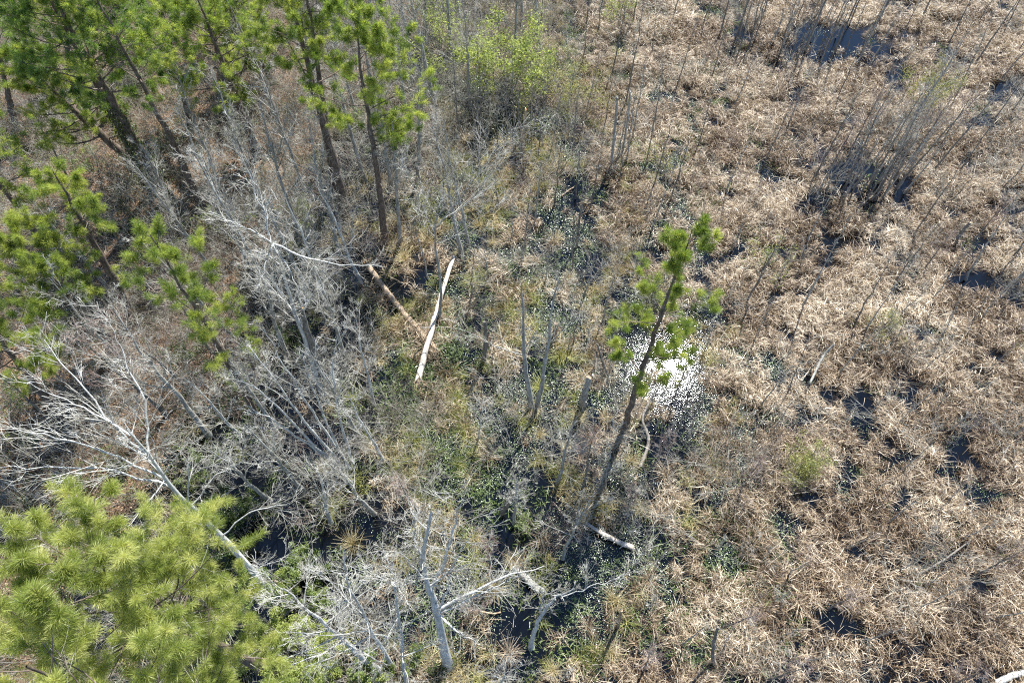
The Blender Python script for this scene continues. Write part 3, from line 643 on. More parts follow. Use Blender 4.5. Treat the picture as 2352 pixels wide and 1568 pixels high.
def hero_bare(pts, r0, label, limbs=None, k1=9, h0=.35, spread=.35, k=(6, 5, 3), crook=.22, tm=TWIG_PALE, bm=PALE_BARK, name='bare_tree', group='bare trees', limb_el=(.3, 1.1), extra_tr=None, up=.12, rmin=.0056, lratio=(.25, .5)):
    """pts: trunk points in the world; limbs: list of world polylines"""
    pts = [np.asarray(p, float) for p in pts]; b0 = pts[0]; root = empty(name, b0); tag(root, label, 'tree', group)
    T, R, me = trunk_of([p-b0 for p in pts], r0, material=bm); link('trunk', me, root)
    for e, er in (extra_tr or []):
        T2, R2_, me2 = trunk_of([np.asarray(p)-b0 for p in e], er, material=bm); link('trunk', me2, root)
        a = bare_levels(T2, R2_, max(5, k1-3), h0, spread, *k, crook, limb_el, up, lratio, rmin)
        for q in range(len(a[0])): V, Fc = tubes(a[0][q:q+1], a[1][q:q+1], 5); link('branch', mesh_from('branch', V, Fc, bm, smooth=True), root)
        link('twigs', tube_mesh('twigs', [(a[2], a[3], 3), (a[4], a[5], 3), (a[6], a[7], 3)], tm, False), root)['kind'] = 'stuff'
    P1, R1, P2, R2, P3, R3, P4, R4 = bare_levels(T, R, k1, h0, spread, *k, crook, limb_el, up, lratio, rmin)
    for q in range(len(P1)): V, Fc = tubes(P1[q:q+1], R1[q:q+1], 5); link('branch', mesh_from('branch', V, Fc, bm, smooth=True), root)
    sets = [(P2, R2, 3), (P3, R3, 3), (P4, R4, 3)]
    if limbs:
        LP = []; LR = []
        for pl, lr in limbs:
            q = spline([np.asarray(p)-b0 for p in pl], 12); q[1:] += rng.normal(0, .035, (11, 3)); r_ = lr*.62*np.linspace(1, .15, 12)
            V, Fc = tubes(q[None], r_[None], 6, .05); link('branch', mesh_from('branch', V, Fc, bm, smooth=True), root); LP.append(q); LR.append(r_)
        LP = np.array(LP); LR = np.array(LR)
        crook *= .5; A, AR = grow(LP, LR, 12, .12, 1, (20, 50), (.28, .55), crook, .06, 6, .5, rmin*1.25); B, BR = grow(A, AR, 6, .15, 1, (20, 52), (.35, .7), crook*1.1, .04, 4, .65, rmin*1.08)
        C_, CR = grow(B, BR, 2, .2, 1, (22, 55), (.35, .7), crook, .03, 3, .75, rmin*.92)
        sets += [(A, AR, 3), (B, BR, 3), (C_, CR, 3)]
    link('twigs', tube_mesh('twigs', sets, tm, False), root)['kind'] = 'stuff'
    return root
seed(31)
# big white tree, bottom centre
b0 = G(1030, 1532); f = lambda u, v, z: G(u, v, z)
hero_bare([b0, f(1012, 1450, 3.4), f(998, 1395, 5.6), f(980, 1335, 7.6), f(971, 1285, 9.6), f(990, 1175, 12.5)], .19, 'big white bare tree with crooked limbs standing in dark water',
          [([f(1003, 1404, 5.3), f(1080, 1360, 6.2), f(1160, 1325, 6.6), f(1250, 1303, 6.8)], .10), ([f(1010, 1405, 5.2), f(1060, 1385, 5.8), f(1115, 1355, 6.2), f(1190, 1320, 6.6)], .075),
           ([f(1003, 1404, 5.2), f(1040, 1442, 5.2), f(1070, 1466, 5.4), f(1106, 1480, 5.6)], .085), ([f(992, 1350, 6.8), f(1030, 1262, 9.0), f(1045, 1200, 10.5), f(1062, 1145, 12)], .10),
           ([f(1010, 1395, 5.6), f(1028, 1345, 7.4), f(1042, 1290, 9), f(1100, 1200, 11)], .07), ([f(978, 1330, 7.4), f(940, 1290, 8.5), f(900, 1250, 9.6)], .06), ([f(975, 1300, 8.5), f(955, 1240, 10), f(950, 1180, 11.5)], .05)],
          6, .55, .16, (5, 5, 3), .26, group=None)
# trees leaning up-left beside the evergreen bushes
b0 = G(884, 1546); hero_bare([b0, f(845, 1520, 2.0), f(800, 1478, 4.5), f(760, 1445, 6.2), f(700, 1395, 8.3), f(650, 1350, 9.6)], .13, 'white bare tree leaning away over the evergreen bushes at the bottom', None, 16, .4, .30, (7, 5, 3), .2, limb_el=(.1, 1.0))
b0 = G(905, 1534); hero_bare([b0, f(885, 1500, 2.2), f(860, 1460, 4.4), f(835, 1410, 6.5), f(800, 1340, 9.0), f(790, 1260, 11)], .095, 'slimmer pale tree rising beside the evergreen bushes at the bottom', None, 14, .4, .28, (7, 5, 3), .2)
b0 = G(935, 1590); hero_bare([b0, f(925, 1500, 4), f(915, 1400, 7.5), f(900, 1290, 11)], .08, 'pale twiggy tree rooted at the bottom edge left of the big white tree', None, 14, .3, .28, (7, 5, 3), .22)
# big leaning grey tree, left
b0 = G(655, 1405); T_ = [b0, f(610, 1345, 2.2), f(547, 1272, 5.0), f(467, 1188, 7.8), f(400, 1122, 9.8), f(343, 1045, 11.5), f(290, 985, 12.8)]
hero_bare(T_, .15, 'big grey tree leaning over the nearest pine with a wide fan of pale branches',
          [([f(380, 1100, 10.2), f(250, 1040, 11.6), f(120, 1000, 12.6), f(0, 985, 13.4)], .07), ([f(360, 1070, 10.8), f(250, 960, 12), f(160, 860, 13.2), f(100, 780, 14)], .07), ([f(400, 1122, 9.8), f(250, 1080, 11), f(90, 1075, 11.8), f(-40, 1080, 12.4)], .06),
           ([f(343, 1045, 11.5), f(330, 930, 12.6), f(290, 830, 13.6), f(260, 760, 14.4)], .06), ([f(440, 1160, 8.6), f(500, 1090, 9.6), f(560, 1060, 10.2)], .05), ([f(510, 1230, 6.4), f(570, 1180, 7.5), f(640, 1160, 8.2), f(690, 1150, 8.4)], .045), ([f(300, 1000, 12.4), f(180, 930, 13), f(60, 880, 13.6)], .05), ([f(547, 1272, 5.0), f(600, 1300, 5.6), f(690, 1260, 6.2)], .04)],
          12, .55, .24, (6, 4, 3), .17, limb_el=(.1, 1.1), group=None)
# many-stemmed white tree
b0 = G(790, 1075); stems = [[b0, f(745, 1020, 2.0), f(690, 955, 4.2), f(640, 880, 6.4), f(575, 800, 8.6)], [b0+[.2, .1, 0], f(725, 960, 3.4), f(660, 850, 7), f(600, 740, 10)], [b0+[.3, -.1, 0], f(770, 1010, 2), f(720, 900, 5.4), f(690, 800, 8.4)],
                            [b0+[-.2, 0, 0], f(700, 1000, 3), f(600, 900, 6.4), f(540, 870, 8)], [b0+[.4, .2, 0], f(785, 980, 3), f(765, 870, 6.5), f(775, 770, 9.5)], [b0+[-.3, .2, 0], f(720, 1030, 2), f(620, 960, 5), f(560, 930, 6.5)]]
hero_bare(stems[0], .085, 'many-stemmed white bare tree fanning out above black water', None, 8, .4, .26, (5, 5, 3), .2, extra_tr=[(s, .07) for s in stems[1:]], group=None)
# white forked crown at upper left centre
b0 = G(742, 905); hero_bare([b0, f(705, 790, 4.2), f(683, 730, 6.0), f(655, 640, 8.6), f(627, 560, 10.6)], .15, 'grey tree with a bright white forked top among pale twigs',
          [([f(627, 560, 10.6), f(700, 590, 10.4), f(790, 608, 10.6), f(880, 610, 10.8)], .07), ([f(627, 560, 10.6), f(612, 600, 10.2), f(598, 650, 9.8)], .055), ([f(627, 562, 10.6), f(665, 625, 9.8), f(700, 690, 9.2)], .055), ([f(622, 556, 10.8), f(560, 520, 11.4), f(480, 490, 12)], .05), ([f(622, 556, 10.8), f(600, 470, 12), f(560, 400, 13)], .05)],
          14, .45, .34, (7, 5, 3), .22, group=None)
# fan tree spreading right
b0 = G(1008, 735); hero_bare([b0, f(1010, 640, 3.0), f(1000, 560, 5.4), f(1005, 500, 7.2), f(1060, 430, 9.2)], .085, 'pale tree whose branches fan up and right over the small pools',
          [([f(1003, 520, 6.6), f(1060, 450, 8.4), f(1110, 385, 10), f(1180, 290, 12)], .055), ([f(1010, 510, 6.8), f(1080, 460, 7.6), f(1130, 400, 8.8), f(1200, 330, 10)], .05), ([f(1000, 540, 6), f(960, 450, 8), f(930, 380, 9.5)], .045), ([f(1008, 560, 5.4), f(1090, 510, 6.4), f(1170, 450, 7.6)], .04)],
          8, .5, .25, (5, 5, 3), .2, bm=GREY_BARK)
# twin grey trunks in the centre
b0 = G(1222, 942); hero_bare([b0, f(1212, 870, 2.2), f(1203, 800, 4.3), f(1200, 730, 6.3), f(1197, 650, 8.4)], .14, 'straighter of the twin grey trunks rising from the shallow water', [([f(1205, 815, 3.6), f(1140, 795, 3.9), f(1080, 765, 4.4), f(1020, 750, 4.7)], .045)], 7, .45, .16, (4, 4, 3), .2, bm=GREY_BARK, tm=TWIG_GREY, group='twin trunks')
b0 = G(1232, 938); hero_bare([b0, f(1245, 870, 2.2), f(1258, 790, 4.5), f(1268, 700, 7), f(1285, 640, 8.6)], .12, 'slanting one of the twin grey trunks with pale side branches', [([f(1245, 800, 4.2), f(1290, 760, 5), f(1350, 720, 6)], .035), ([f(1238, 800, 4), f(1215, 760, 5), f(1200, 720, 6)], .035)], 8, .4, .20, (5, 4, 3), .22, bm=GREY_BARK, tm=TWIG_GREY, group='twin trunks')
# forked tree in open water, bottom centre-right
b0 = G(1220, 1487); hero_bare([b0, f(1228, 1450, 1.4), f(1245, 1410, 2.8), f(1275, 1375, 4), f(1320, 1350, 5.2)], .11, 'small forked bare tree in open dark water with its shadow beside it', [([f(1240, 1425, 2.2), f(1250, 1370, 3.8), f(1285, 1350, 4.6)], .05), ([f(1290, 1370, 4.2), f(1380, 1340, 5), f(1450, 1310, 5.6)], .035)], 7, .45, .26, (4, 4, 3), .22)
b0 = G(1292, 1282); hero_bare([b0, f(1300, 1255, 1.1), f(1318, 1215, 2.6), f(1345, 1170, 4.2), f(1370, 1130, 5.6)], .08, 'grey spreading tree behind the half-sunk pale log', None, 12, .3, .36, (6, 4, 3), .2, bm=GREY_BARK, tm=TWIG_GREY)
b0 = G(1390, 1120); hero_bare([b0, f(1395, 1080, 1.6), f(1402, 1030, 3.4), f(1408, 980, 5)], .05, 'fine grey bare tree right beside the leaning pond pine', None, 12, .25, .3, (6, 4, 3), .2, bm=GREY_BARK, tm=TWIG_GREY)
b0 = G(60, 1150+60); hero_bare([G(80, 1155), f(30, 1120, 1.4), f(-40, 1080, 3)], .10, 'smooth grey trunk crossing the left edge above the nearest pine', None, 6, .5, .4, (4, 4, 3), .2, bm=GREY_BARK)

# ordinary bare trees: four kinds built once with their parts, then copied
def bare_kind(ht, r0, k1, h0, spread, k, crook, bm, tm, lean=.06, limb_el=(.4, 1.2), rmin=.0052, lratio=(.25, .5)):
    pts = [np.zeros(3), np.array([lean*ht*.3, 0, ht*.33]), np.array([lean*ht*.5, lean*ht*.3, ht*.66]), np.array([lean*ht, lean*ht*.2, ht])]
    T, R, me = trunk_of(pts, r0, .12, 12, .025, 6, bm)
    a = bare_levels(T, R, k1, h0, spread, *k, crook, limb_el, .12, lratio, rmin)
    return me, tube_mesh('crown', [(a[0], a[1], 4), (a[2], a[3], 3), (a[4], a[5], 3), (a[6], a[7], 3)], tm, False)
seed(41)
CROWN = [bare_kind(9, .13, 13, .30, .34, (6, 4, 3), .20, GREY_BARK, TWIG_PALE), bare_kind(10, .15, 14, .40, .30, (6, 4, 3), .18, GREY_BARK, TWIG_GREY), bare_kind(7.5, .10, 12, .25, .36, (6, 4, 3), .22, PALE_BARK, TWIG_PALE),
         bare_kind(8.5, .12, 14, .30, .30, (6, 4, 3), .24, GREY_BARK, TWIG_PALE), bare_kind(6, .09, 13, .2, .38, (6, 4, 3), .2, DARK_BARK, TWIG_RED), bare_kind(11, .14, 12, .45, .24, (6, 4, 3), .2, GREY_BARK, TWIG_GREY)]
LOOK = ['grey bare tree with pale twigs', 'grey bare tree with open crown', 'low whitish bare tree', 'bare tree with crooked pale twigs', 'short bare tree with reddish twigs', 'tall grey bare tree']
SLIM = [bare_kind(6.5, .058, 10, .35, .12, (3, 3, 2), .14, DARK_BARK, TWIG_GREY, .04, (.7, 1.3)), bare_kind(8, .07, 11, .45, .11, (3, 3, 2), .12, DARK_BARK, TWIG_GREY, .03, (.6, 1.2)),
        bare_kind(5, .05, 10, .3, .18, (4, 3, 2), .16, GREY_BARK, TWIG_BROWN, .07, (.6, 1.2)), bare_kind(7, .062, 9, .5, .10, (3, 3, 1), .12, GREY_BARK, TWIG_GREY, -.04, (.7, 1.3)),
        bare_kind(4, .042, 10, .2, .26, (4, 4, 2), .18, GREY_BARK, TWIG_GREY, .06, (.5, 1.1)), bare_kind(9.5, .078, 10, .55, .10, (3, 3, 2), .1, DARK_BARK, TWIG_GREY, -.02, (.7, 1.3))]
SLOOK = ['slim dark sapling', 'tall slim dark sapling', 'slanting brown sapling', 'bare brown pole sapling', 'small twiggy grey sapling', 'very tall thin sapling']
SLEAN = [.05, .04, .08, -.05, .08, -.03]
def plant_copy(name, kindset, looks, i, u, v, sc, cat, group, rz=None, tilt=0):
    b_ = G(u, v); b_[2] = max(float(ground_z(b_[0], b_[1])), 0)-.08
    r = empty(name, b_, rng.uniform(0, 6.28) if rz is None else rz, sc); r.rotation_euler[0] = rng.normal(0, .05)+tilt*0; r.rotation_euler[1] = rng.normal(0, .05)
    t, c = kindset[i]; link('trunk', t, r); link('crown', c, r)['kind'] = 'stuff'
    place_label(r, looks[i], cat, group, u, v, sc)
    return r
TREES = [(640, 700, 3, 1.15), (585, 640, 0, 1.1), (700, 660, 0, 1.2), (760, 720, 2, 1.2), (690, 560, 1, 1.0), (620, 520, 3, 1.1), (780, 590, 0, 1.0), (830, 650, 2, 1.1), (560, 560, 0, 1.0), (730, 800, 2, 1.1), (660, 820, 0, 1.0),
         (800, 830, 3, 1.0), (590, 860, 4, 1.0), (500, 830, 4, 1.1), (540, 780, 1, .9), (440, 900, 4, 1.2), (390, 960, 4, 1.2), (340, 900, 0, 1.0), (480, 1000, 0, 1.0), (560, 1010, 2, 1.0), (640, 1000, 3, 1.0), (860, 930, 2, 1.0), (830, 1010, 3, 1.0),
         (880, 1060, 2, .9), (700, 440, 0, 1.0), (660, 330, 1, 1.0), (760, 380, 3, 1.0), (840, 420, 1, 1.1), (900, 440, 5, 1.0), (880, 320, 1, 1.1), (940, 300, 5, 1.0), (820, 270, 0, 1.0), (740, 230, 3, 1.1), (950, 200, 0, 1.1),
         (1000, 250, 1, 1.0), (1040, 160, 5, 1.1), (900, 160, 3, 1.1), (980, 100, 0, 1.1), (1080, 250, 1, .9), (1060, 60, 1, 1.1), (1180, 160, 1, .9), (1240, 130, 5, .9), (860, 80, 5, 1.1), (700, 130, 0, 1.1), (960, 420, 5, 1.0), (920, 560, 1, .9), (1060, 585, 5, .85), (1075, 560, 5, .8),
         (1010, 400, 3, .8), (1200, 60, 0, .9), (330, 640, 4, .9), (430, 680, 4, .8), (280, 700, 0, .9), (240, 960, 4, 1.1), (160, 1000, 4, 1.1), (500, 640, 3, 1.0), (450, 590, 0, .9), (520, 460, 0, .9),
         (700, 1130, 3, .9), (620, 1150, 0, .9), (760, 1200, 2, .9), (860, 1180, 0, .8), (1180, 1200, 3, .7), (960, 1180, 4, .7), (1130, 1330, 4, .7), (1100, 1010, 2, .6), (1340, 1120, 4, .8), (1280, 1110, 1, .7), (1440, 1180, 4, .6), (1700, 1120, 4, .6),
         (1490, 1080, 4, .6), (1950, 350, 4, .8), (2020, 420, 0, .7), (2090, 370, 4, .8), (2080, 300, 1, .7), (1900, 400, 4, .7), (2160, 330, 4, .7), (2230, 560, 4, .6), (2120, 620, 4, .55), (1660, 1440, 4, .6), (1480, 1540, 4, .55), (1900, 1400, 4, .5), (2240, 1320, 4, .55), (1760, 1560, 4, .6), (2150, 1590, 4, .6),
         (420, 1400, 4, .9), (300, 330, 4, .9), (520, 210, 0, .9), (620, 140, 1, 1.), (200, 480, 4, .9), (1110, 1420, 4, .6), (1150, 1570, 2, .7)]
seed(42)
for (u, v, i, s) in TREES:
    plant_copy('bare_tree', CROWN, LOOK, i, u, v, s*rng.uniform(.9, 1.08), 'tree', 'ordinary bare trees')
SAP = [(1400, 180, 1), (1385, 300, 0), (1480, 380, 1), (1360, 480, 1), (1310, 620, 0), (1325, 560, 1), (1290, 500, 2), (1240, 330, 3), (1180, 350, 1), (1200, 400, 0), (1215, 360, 2), (1140, 480, 0), (1170, 560, 2), (1200, 620, 4), (1250, 650, 2), (1350, 680, 2),
       (1380, 740, 2), (1320, 790, 0), (1300, 830, 1), (1340, 800, 2), (1370, 860, 0), (1395, 890, 2), (1410, 820, 4), (1450, 900, 4), (1500, 990, 2), (1540, 1010, 0), (1580, 900, 2), (1620, 800, 4), (1545, 940, 2), (1490, 520, 3), (1540, 450, 0), (1600, 340, 1),
       (1560, 640, 4), (1710, 690, 0), (1500, 440, 1), (1430, 420, 0), (1660, 450, 3), (1590, 400, 4), (1720, 120, 1), (1740, 100, 0), (1780, 170, 1), (1800, 150, 0), (1850, 145, 5), (1870, 135, 1), (1885, 150, 0), (1895, 130, 1), (1905, 145, 5), (1920, 120, 1), (1940, 135, 0),
       (1975, 110, 1), (1830, 170, 0), (1690, 110, 0), (1650, 90, 1), (1990, 100, 5), (2070, 95, 1), (2150, 170, 0), (2180, 110, 1), (2085, 220, 0), (2040, 190, 2), (2240, 140, 1), (2290, 190, 5), (2330, 120, 0), (2200, 230, 1), (2310, 260, 1), (2270, 300, 0),
       (1870, 400, 1), (1900, 430, 0), (1930, 450, 1), (1945, 440, 0), (1955, 460, 1), (1975, 450, 0), (1990, 440, 5), (2010, 455, 1), (2030, 450, 0), (2050, 440, 1), (2070, 400, 2), (1860, 460, 2), (1840, 330, 0), (1800, 290, 3), (2140, 400, 1), (2170, 460, 0), (2200, 400, 1), (2290, 440, 0),
       (2100, 540, 1), (2220, 640, 3), (2320, 600, 0), (2140, 690, 2), (2060, 640, 0), (1980, 760, 3), (1960, 740, 0), (1780, 660, 2), (1860, 860, 3), (1920, 870, 3), (2010, 820, 2), (2120, 860, 3), (2260, 860, 2), (1810, 900, 0), (1740, 930, 3), (1770, 1000, 2), (2080, 960, 3),
       (1620, 1180, 2), (1640, 1260, 4), (1520, 1200, 4), (1450, 1300, 2), (1430, 1100, 0), (2080, 1080, 3), (2200, 1020, 2), (2330, 1000, 3), (2040, 1200, 3), (1950, 1260, 2), (2200, 1230, 3), (2100, 1400, 3), (1980, 1480, 2), (2280, 1420, 3), (1860, 1520, 2), (1720, 1400, 2), (1560, 1480, 3), (1600, 1560, 2),
       (1480, 1400, 4), (1400, 1450, 2), (1300, 1560, 4), (1560, 200, 1), (1500, 120, 0), (1460, 60, 1), (1350, 60, 1), (1385, 90, 0), (1330, 150, 0), (1270, 200, 2), (1240, 60, 1), (1550, 40, 0), (1610, 60, 1), (1640, 180, 0), (1700, 250, 2), (1760, 40, 1), (1830, 40, 0),
       (1960, 40, 1), (2020, 50, 0), (2110, 40, 1), (2240, 60, 0), (2320, 40, 1), (1140, 220, 1), (1100, 320, 0), (1050, 330, 1), (1020, 480, 1), (970, 520, 0), (910, 515, 5), (880, 480, 2), (1120, 660, 2), (1060, 800, 4), (1130, 830, 2), (1080, 720, 0), (990, 640, 2), (880, 620, 0),
       (1085, 905, 2), (1160, 990, 4), (1000, 1120, 4), (1220, 1110, 4), (1500, 300, 0), (1440, 240, 1), (1420, 340, 2), (1750, 380, 0), (1680, 580, 2), (1600, 560, 2), (1850, 560, 3), (1740, 780, 2), (1830, 700, 3), (2240, 740, 2), (2000, 560, 2), (1920, 220, 0), (2000, 260, 2)]
seed(43)
for cx_, cy_, rx_, ry_, n_ in [(1890, 125, 120, 35, 24), (1965, 430, 110, 40, 24), (2290, 655, 40, 30, 5), (1720, 110, 40, 20, 5), (1500, 930, 110, 90, 12), (1180, 340, 90, 100, 10), (2000, 1330, 300, 200, 10), (2150, 850, 180, 150, 8), (1300, 420, 160, 200, 16), (1480, 840, 80, 80, 8)]:
    for q in range(n_): SAP.append((cx_+rng.uniform(-rx_, rx_), cy_+rng.uniform(-ry_, ry_), int(rng.choice([0, 1, 3, 2] if cy_ < 700 else [2, 4]))))
for (u, v, i) in SAP:
    u += rng.normal(0, 5); v += rng.normal(0, 5)
    plant_copy('bare_sapling', SLIM, SLOOK, i, u, v, rng.uniform(.62, 1.0)*(1 if v < 800 else .72), 'sapling', 'slim bare saplings')

# ------------------------------------------------------------------ leafy shrubs
def bush(name, base, r, h, nleaf, material, label, size=.035, cat='bush', group=None, stems=9, sparse=1., flat=.5, u=None):
    b_ = np.asarray(base, float); root = empty(name, b_); tag(root, label, cat, group)
    th = rng.uniform(0, 6.28, stems); el = rng.uniform(.6, 1.45, stems)
    p0 = np.stack([rng.normal(0, .12, stems), rng.normal(0, .12, stems), np.full(stems, -.1)], -1)
    d_ = np.stack([np.cos(th)*np.cos(el), np.sin(th)*np.cos(el), np.sin(el)], -1)
    P1, R1 = run(p0, d_, h*rng.uniform(.7, 1.1, stems), np.full(stems, .03), 7, .12, .02, .3, .01)
    k = r/h
    P2, R2 = grow(P1, R1, 7, .3, 1, (30, 70), (.25*k+.12, .45*k+.15), .15, .05, 5, .5, .006); P3, R3 = grow(P2, R2, 4, .2, 1, (30, 65), (.35, .6), .15, .05, 3, .6, .005)
    for q in range(stems): V, Fc = tubes(P1[q:q+1], R1[q:q+1], 5); link('stem', mesh_from('stem', V, Fc, DARK_BARK, smooth=True), root)
    link('twigs', tube_mesh('twigs', [(P2, R2, 3), (P3, R3, 3)], TWIG_GREY, False), root)['kind'] = 'stuff'
    nleaf = int(nleaf*(2.4 if name == 'evergreen_bush' else .9 if name == 'leafing_tree' else 1.2)); wh = rng.integers(0, len(P3), nleaf); pos, _, _ = sample(P3, R3, rng.uniform(.1, 1, nleaf), wh); pos = pos+rng.normal(0, .06*sparse, pos.shape)
    V, Fc, t = leaves(pos, size, flat); link('foliage', mesh_from('foliage', V, Fc, material, t), root)['kind'] = 'stuff'
    return root
seed(51)
def gp(u, v):
    b_ = G(u, v); b_[2] = max(float(ground_z(b_[0], b_[1])), 0); return b_
bush('evergreen_bush', gp(690, 1370), 1.6, 3.2, 11000, LEAF_GREEN, 'evergreen bush at the foot of the leaning grey tree', .045)
bush('evergreen_bush', gp(560, 1230), 1.4, 2.6, 7000, LEAF_DARK, 'dark evergreen bush behind the leaning grey trunk', .045)
bush('evergreen_bush', gp(760, 1570), 2.0, 3.8, 16000, LEAF_LIME, 'bright yellow-green bush at the bottom edge beside the white leaning tree', .04)
bush('evergreen_bush', gp(850, 1590), 1.7, 2.9, 11000, LEAF_GREEN, 'deeper green bush at the bottom edge under the pale slim tree', .04)
bush('evergreen_bush', gp(655, 1500), 1.6, 3.4, 12000, LEAF_LIME, 'small light green bush between the nearest pine and the bright bush', .04)
bush('evergreen_bush', gp(1022, 1552), .4, .8, 900, LEAF_DARK, 'little dark bush hugging the foot of the big white tree', .04)
bush('leafing_tree', gp(1175, 230), 2.2, 7.0, 7000, LEAF_LIME, 'lime green tree coming into leaf at the top edge', .09, 'tree', None, 7, 4.)
bush('leafing_tree', gp(1010, 140), 2.0, 6.0, 3500, LEAF_LIME, 'paler green leafing tree left of the lime green tree', .08, 'tree', None, 7, 4.)
bush('olive_bush', gp(1830, 1085), 1.4, 1.9, 3800, LEAF_YELLOW, 'olive green bush alone in the lower reeds', .04, sparse=1.6)
bush('olive_bush', gp(2105, 255), 2.6, 3.4, 2800, LEAF_YELLOW, 'wide yellowish bush in the far reeds above the tree-ringed pond', .05, sparse=2.5)
bush('olive_bush', gp(1300, 240), 1.6, 3.4, 2200, LEAF_YELLOW, 'thin yellow-olive bush below the narrow water strip', .055, sparse=2.5)
bush('olive_bush', gp(1525, 400), .9, 2.6, 900, LEAF_YELLOW, 'small bright yellow bush beside the slim central saplings', .05, sparse=2.)
bush('olive_bush', gp(1750, 620), 1.0, 2.2, 800, LEAF_LIME, 'faint green bush in the reeds beside a leaning sapling', .04, sparse=2.)
bush('olive_bush', gp(2030, 760), 1.2, 1.6, 1500, LEAF_YELLOW, 'low olive bush between the small pool and the right edge', .035, sparse=2.)
bush('olive_bush', gp(1190, 290), .8, 2.4, 900, LEAF_YELLOW, 'slender yellow shrub among the far small pools', .05, sparse=2.)
bush('olive_bush', gp(980, 500), .8, 2.6, 900, LEAF_YELLOW, 'slender olive shrub beside the pale fan tree', .045, sparse=2.)
bush('olive_bush', gp(1220, 1200), .7, 1.2, 900, LEAF_GREEN, 'small green bush in the dark shallows above the water', .035, sparse=1.5)
bush('olive_bush', gp(1225, 1300), .35, .9, 250, LEAF_LIME, 'tiny yellow-green sprig by the mossy curved log', .035, sparse=1.5)
bush('olive_bush', gp(1240, 160), 1.6, 4.0, 1600, LEAF_LIME, 'greyish green thin bush right of the lime green tree', .06, sparse=2.5)
bush('olive_bush', gp(1430, 60), 1.4, 3.6, 1200, LEAF_LIME, 'thin pale green bush right of the narrow water strip', .06, sparse=2.5)
bush('olive_bush', gp(1490, 690), 1.6, 3.2, 1300, LEAF_YELLOW, 'hazy olive bush behind the leaning pond pine', .03, sparse=2.5)
SH = [(300, 560), (250, 430), (340, 400), (520, 560), (440, 830), (380, 620), (150, 560), (560, 900), (620, 640), (480, 720), (600, 460), (230, 330), (110, 920), (60, 1040), (290, 1100), (200, 1160), (90, 1220), (480, 1090), (660, 780), (700, 510), (420, 380), (800, 300), (150, 820), (30, 640), (560, 330), (350, 250)]
SHK = []
for q in range(4):
    r_ = bush('evergreen_shrub', (0, 0, 0), [.9, 1.1, .8, 1.2][q], [1.6, 2.2, 1.3, 2.6][q], [1600, 2200, 1300, 2400][q], [LEAF_DARK, LEAF_GREEN, LEAF_DARK, LEAF_GREEN][q], None, .04); SHK.append(r_)
shl = ['low dark evergreen shrub', 'leafy green shrub', 'small dark evergreen shrub', 'tall loose green shrub']
for n_, (u, v) in enumerate(SH):
    src = SHK[n_ % 4]
    if n_ < 4: r_ = src
    else:
        r_ = src.copy(); COL.objects.link(r_)
        for ch in list(src.children):
            c = ch.copy(); COL.objects.link(c); c.parent = r_
    r_.location = gp(u, v); r_.rotation_euler = (0, 0, rng.uniform(0, 6.28)); s_ = rng.uniform(.8, 1.3); r_.scale = (s_,)*3
    place_label(r_, shl[n_ % 4], 'shrub', 'evergreen shrubs on the bank', u, v, s_)

# sedge tussocks, each a thing
def tussock(K, r, material, hgt=.6):
    az = rng.uniform(0, 6.28, K); el = rng.uniform(.2, 1.5, K)
    p0 = np.stack([rng.normal(0, .07, K), rng.normal(0, .07, K), np.full(K, 0)], -1); d_ = np.stack([np.cos(az)*np.cos(el), np.sin(az)*np.cos(el), np.sin(el)], -1)
    V, Fc = blades(p0, d_, hgt*rng.uniform(.7, 1.3, K), rng.uniform(.009, .018, K), rng.uniform(.15, .5, K), 5, .04)
    return mesh_from('tussock', V, Fc, material, np.repeat(rng.uniform(0, 1, K), 10))
seed(61)
TK = [tussock(170, .5, SEDGE, .8), tussock(150, .5, STRAW, .75), tussock(150, .5, REED, .7), tussock(130, .4, SEDGE, .6)]
tkl = ['yellow-green sedge tussock', 'straw-coloured sedge tussock', 'brown grass tussock', 'small green sedge tussock']
TS = [(1055, 1065, 0), (965, 1150, 0), (985, 800, 2), (1010, 860, 2), (1100, 520, 1), (1130, 560, 1), (930, 600, 1), (1180, 540, 2), (1260, 470, 2), (1310, 640, 1), (1275, 760, 2), (1160, 760, 1), (1110, 780, 2), (1290, 820, 0), (1240, 1000, 1), (1330, 960, 1), (1070, 980, 2), (1120, 1050, 2), (1305, 1100, 0), (1340, 1160, 1),
      (930, 1290, 0), (1090, 1240, 1), (1020, 1310, 2), (1090, 1290, 0), (1140, 1350, 1), (1470, 1170, 1), (1530, 1090, 2), (1250, 1240, 2), (1175, 1290, 1), (950, 1010, 0), (900, 760, 1), (870, 690, 1), (1030, 700, 2), (1090, 650, 0), (1130, 720, 1), (1360, 1010, 2), (1450, 1060, 1), (1240, 890, 0), (960, 700, 0), (760, 1170, 0),
      (750, 1080, 1), (810, 1250, 1), (1400, 1500, 1), (1350, 1440, 2), (1270, 1540, 1), (1170, 1500, 2), (1490, 1330, 2), (1410, 1380, 1), (1190, 660, 2), (1230, 600, 2), (1270, 560, 2), (1200, 480, 2), (1150, 430, 1), (1080, 460, 2), (1330, 880, 2), (1160, 860, 2), (1050, 920, 0), (1280, 420, 2), (1230, 440, 1), (985, 560, 1)]
for (u, v, i) in TS:
    b_ = G(u, v); o = link('sedge_tussock', TK[i], None, (b_[0], b_[1], -.02)); o.rotation_euler = (0, 0, rng.uniform(0, 6.28)); s_ = rng.uniform(.8, 1.35); o.scale = (s_, s_, s_*.9)
    place_label(o, tkl[i], 'tussock', 'sedge tussocks in the shallows', u, v, s_)

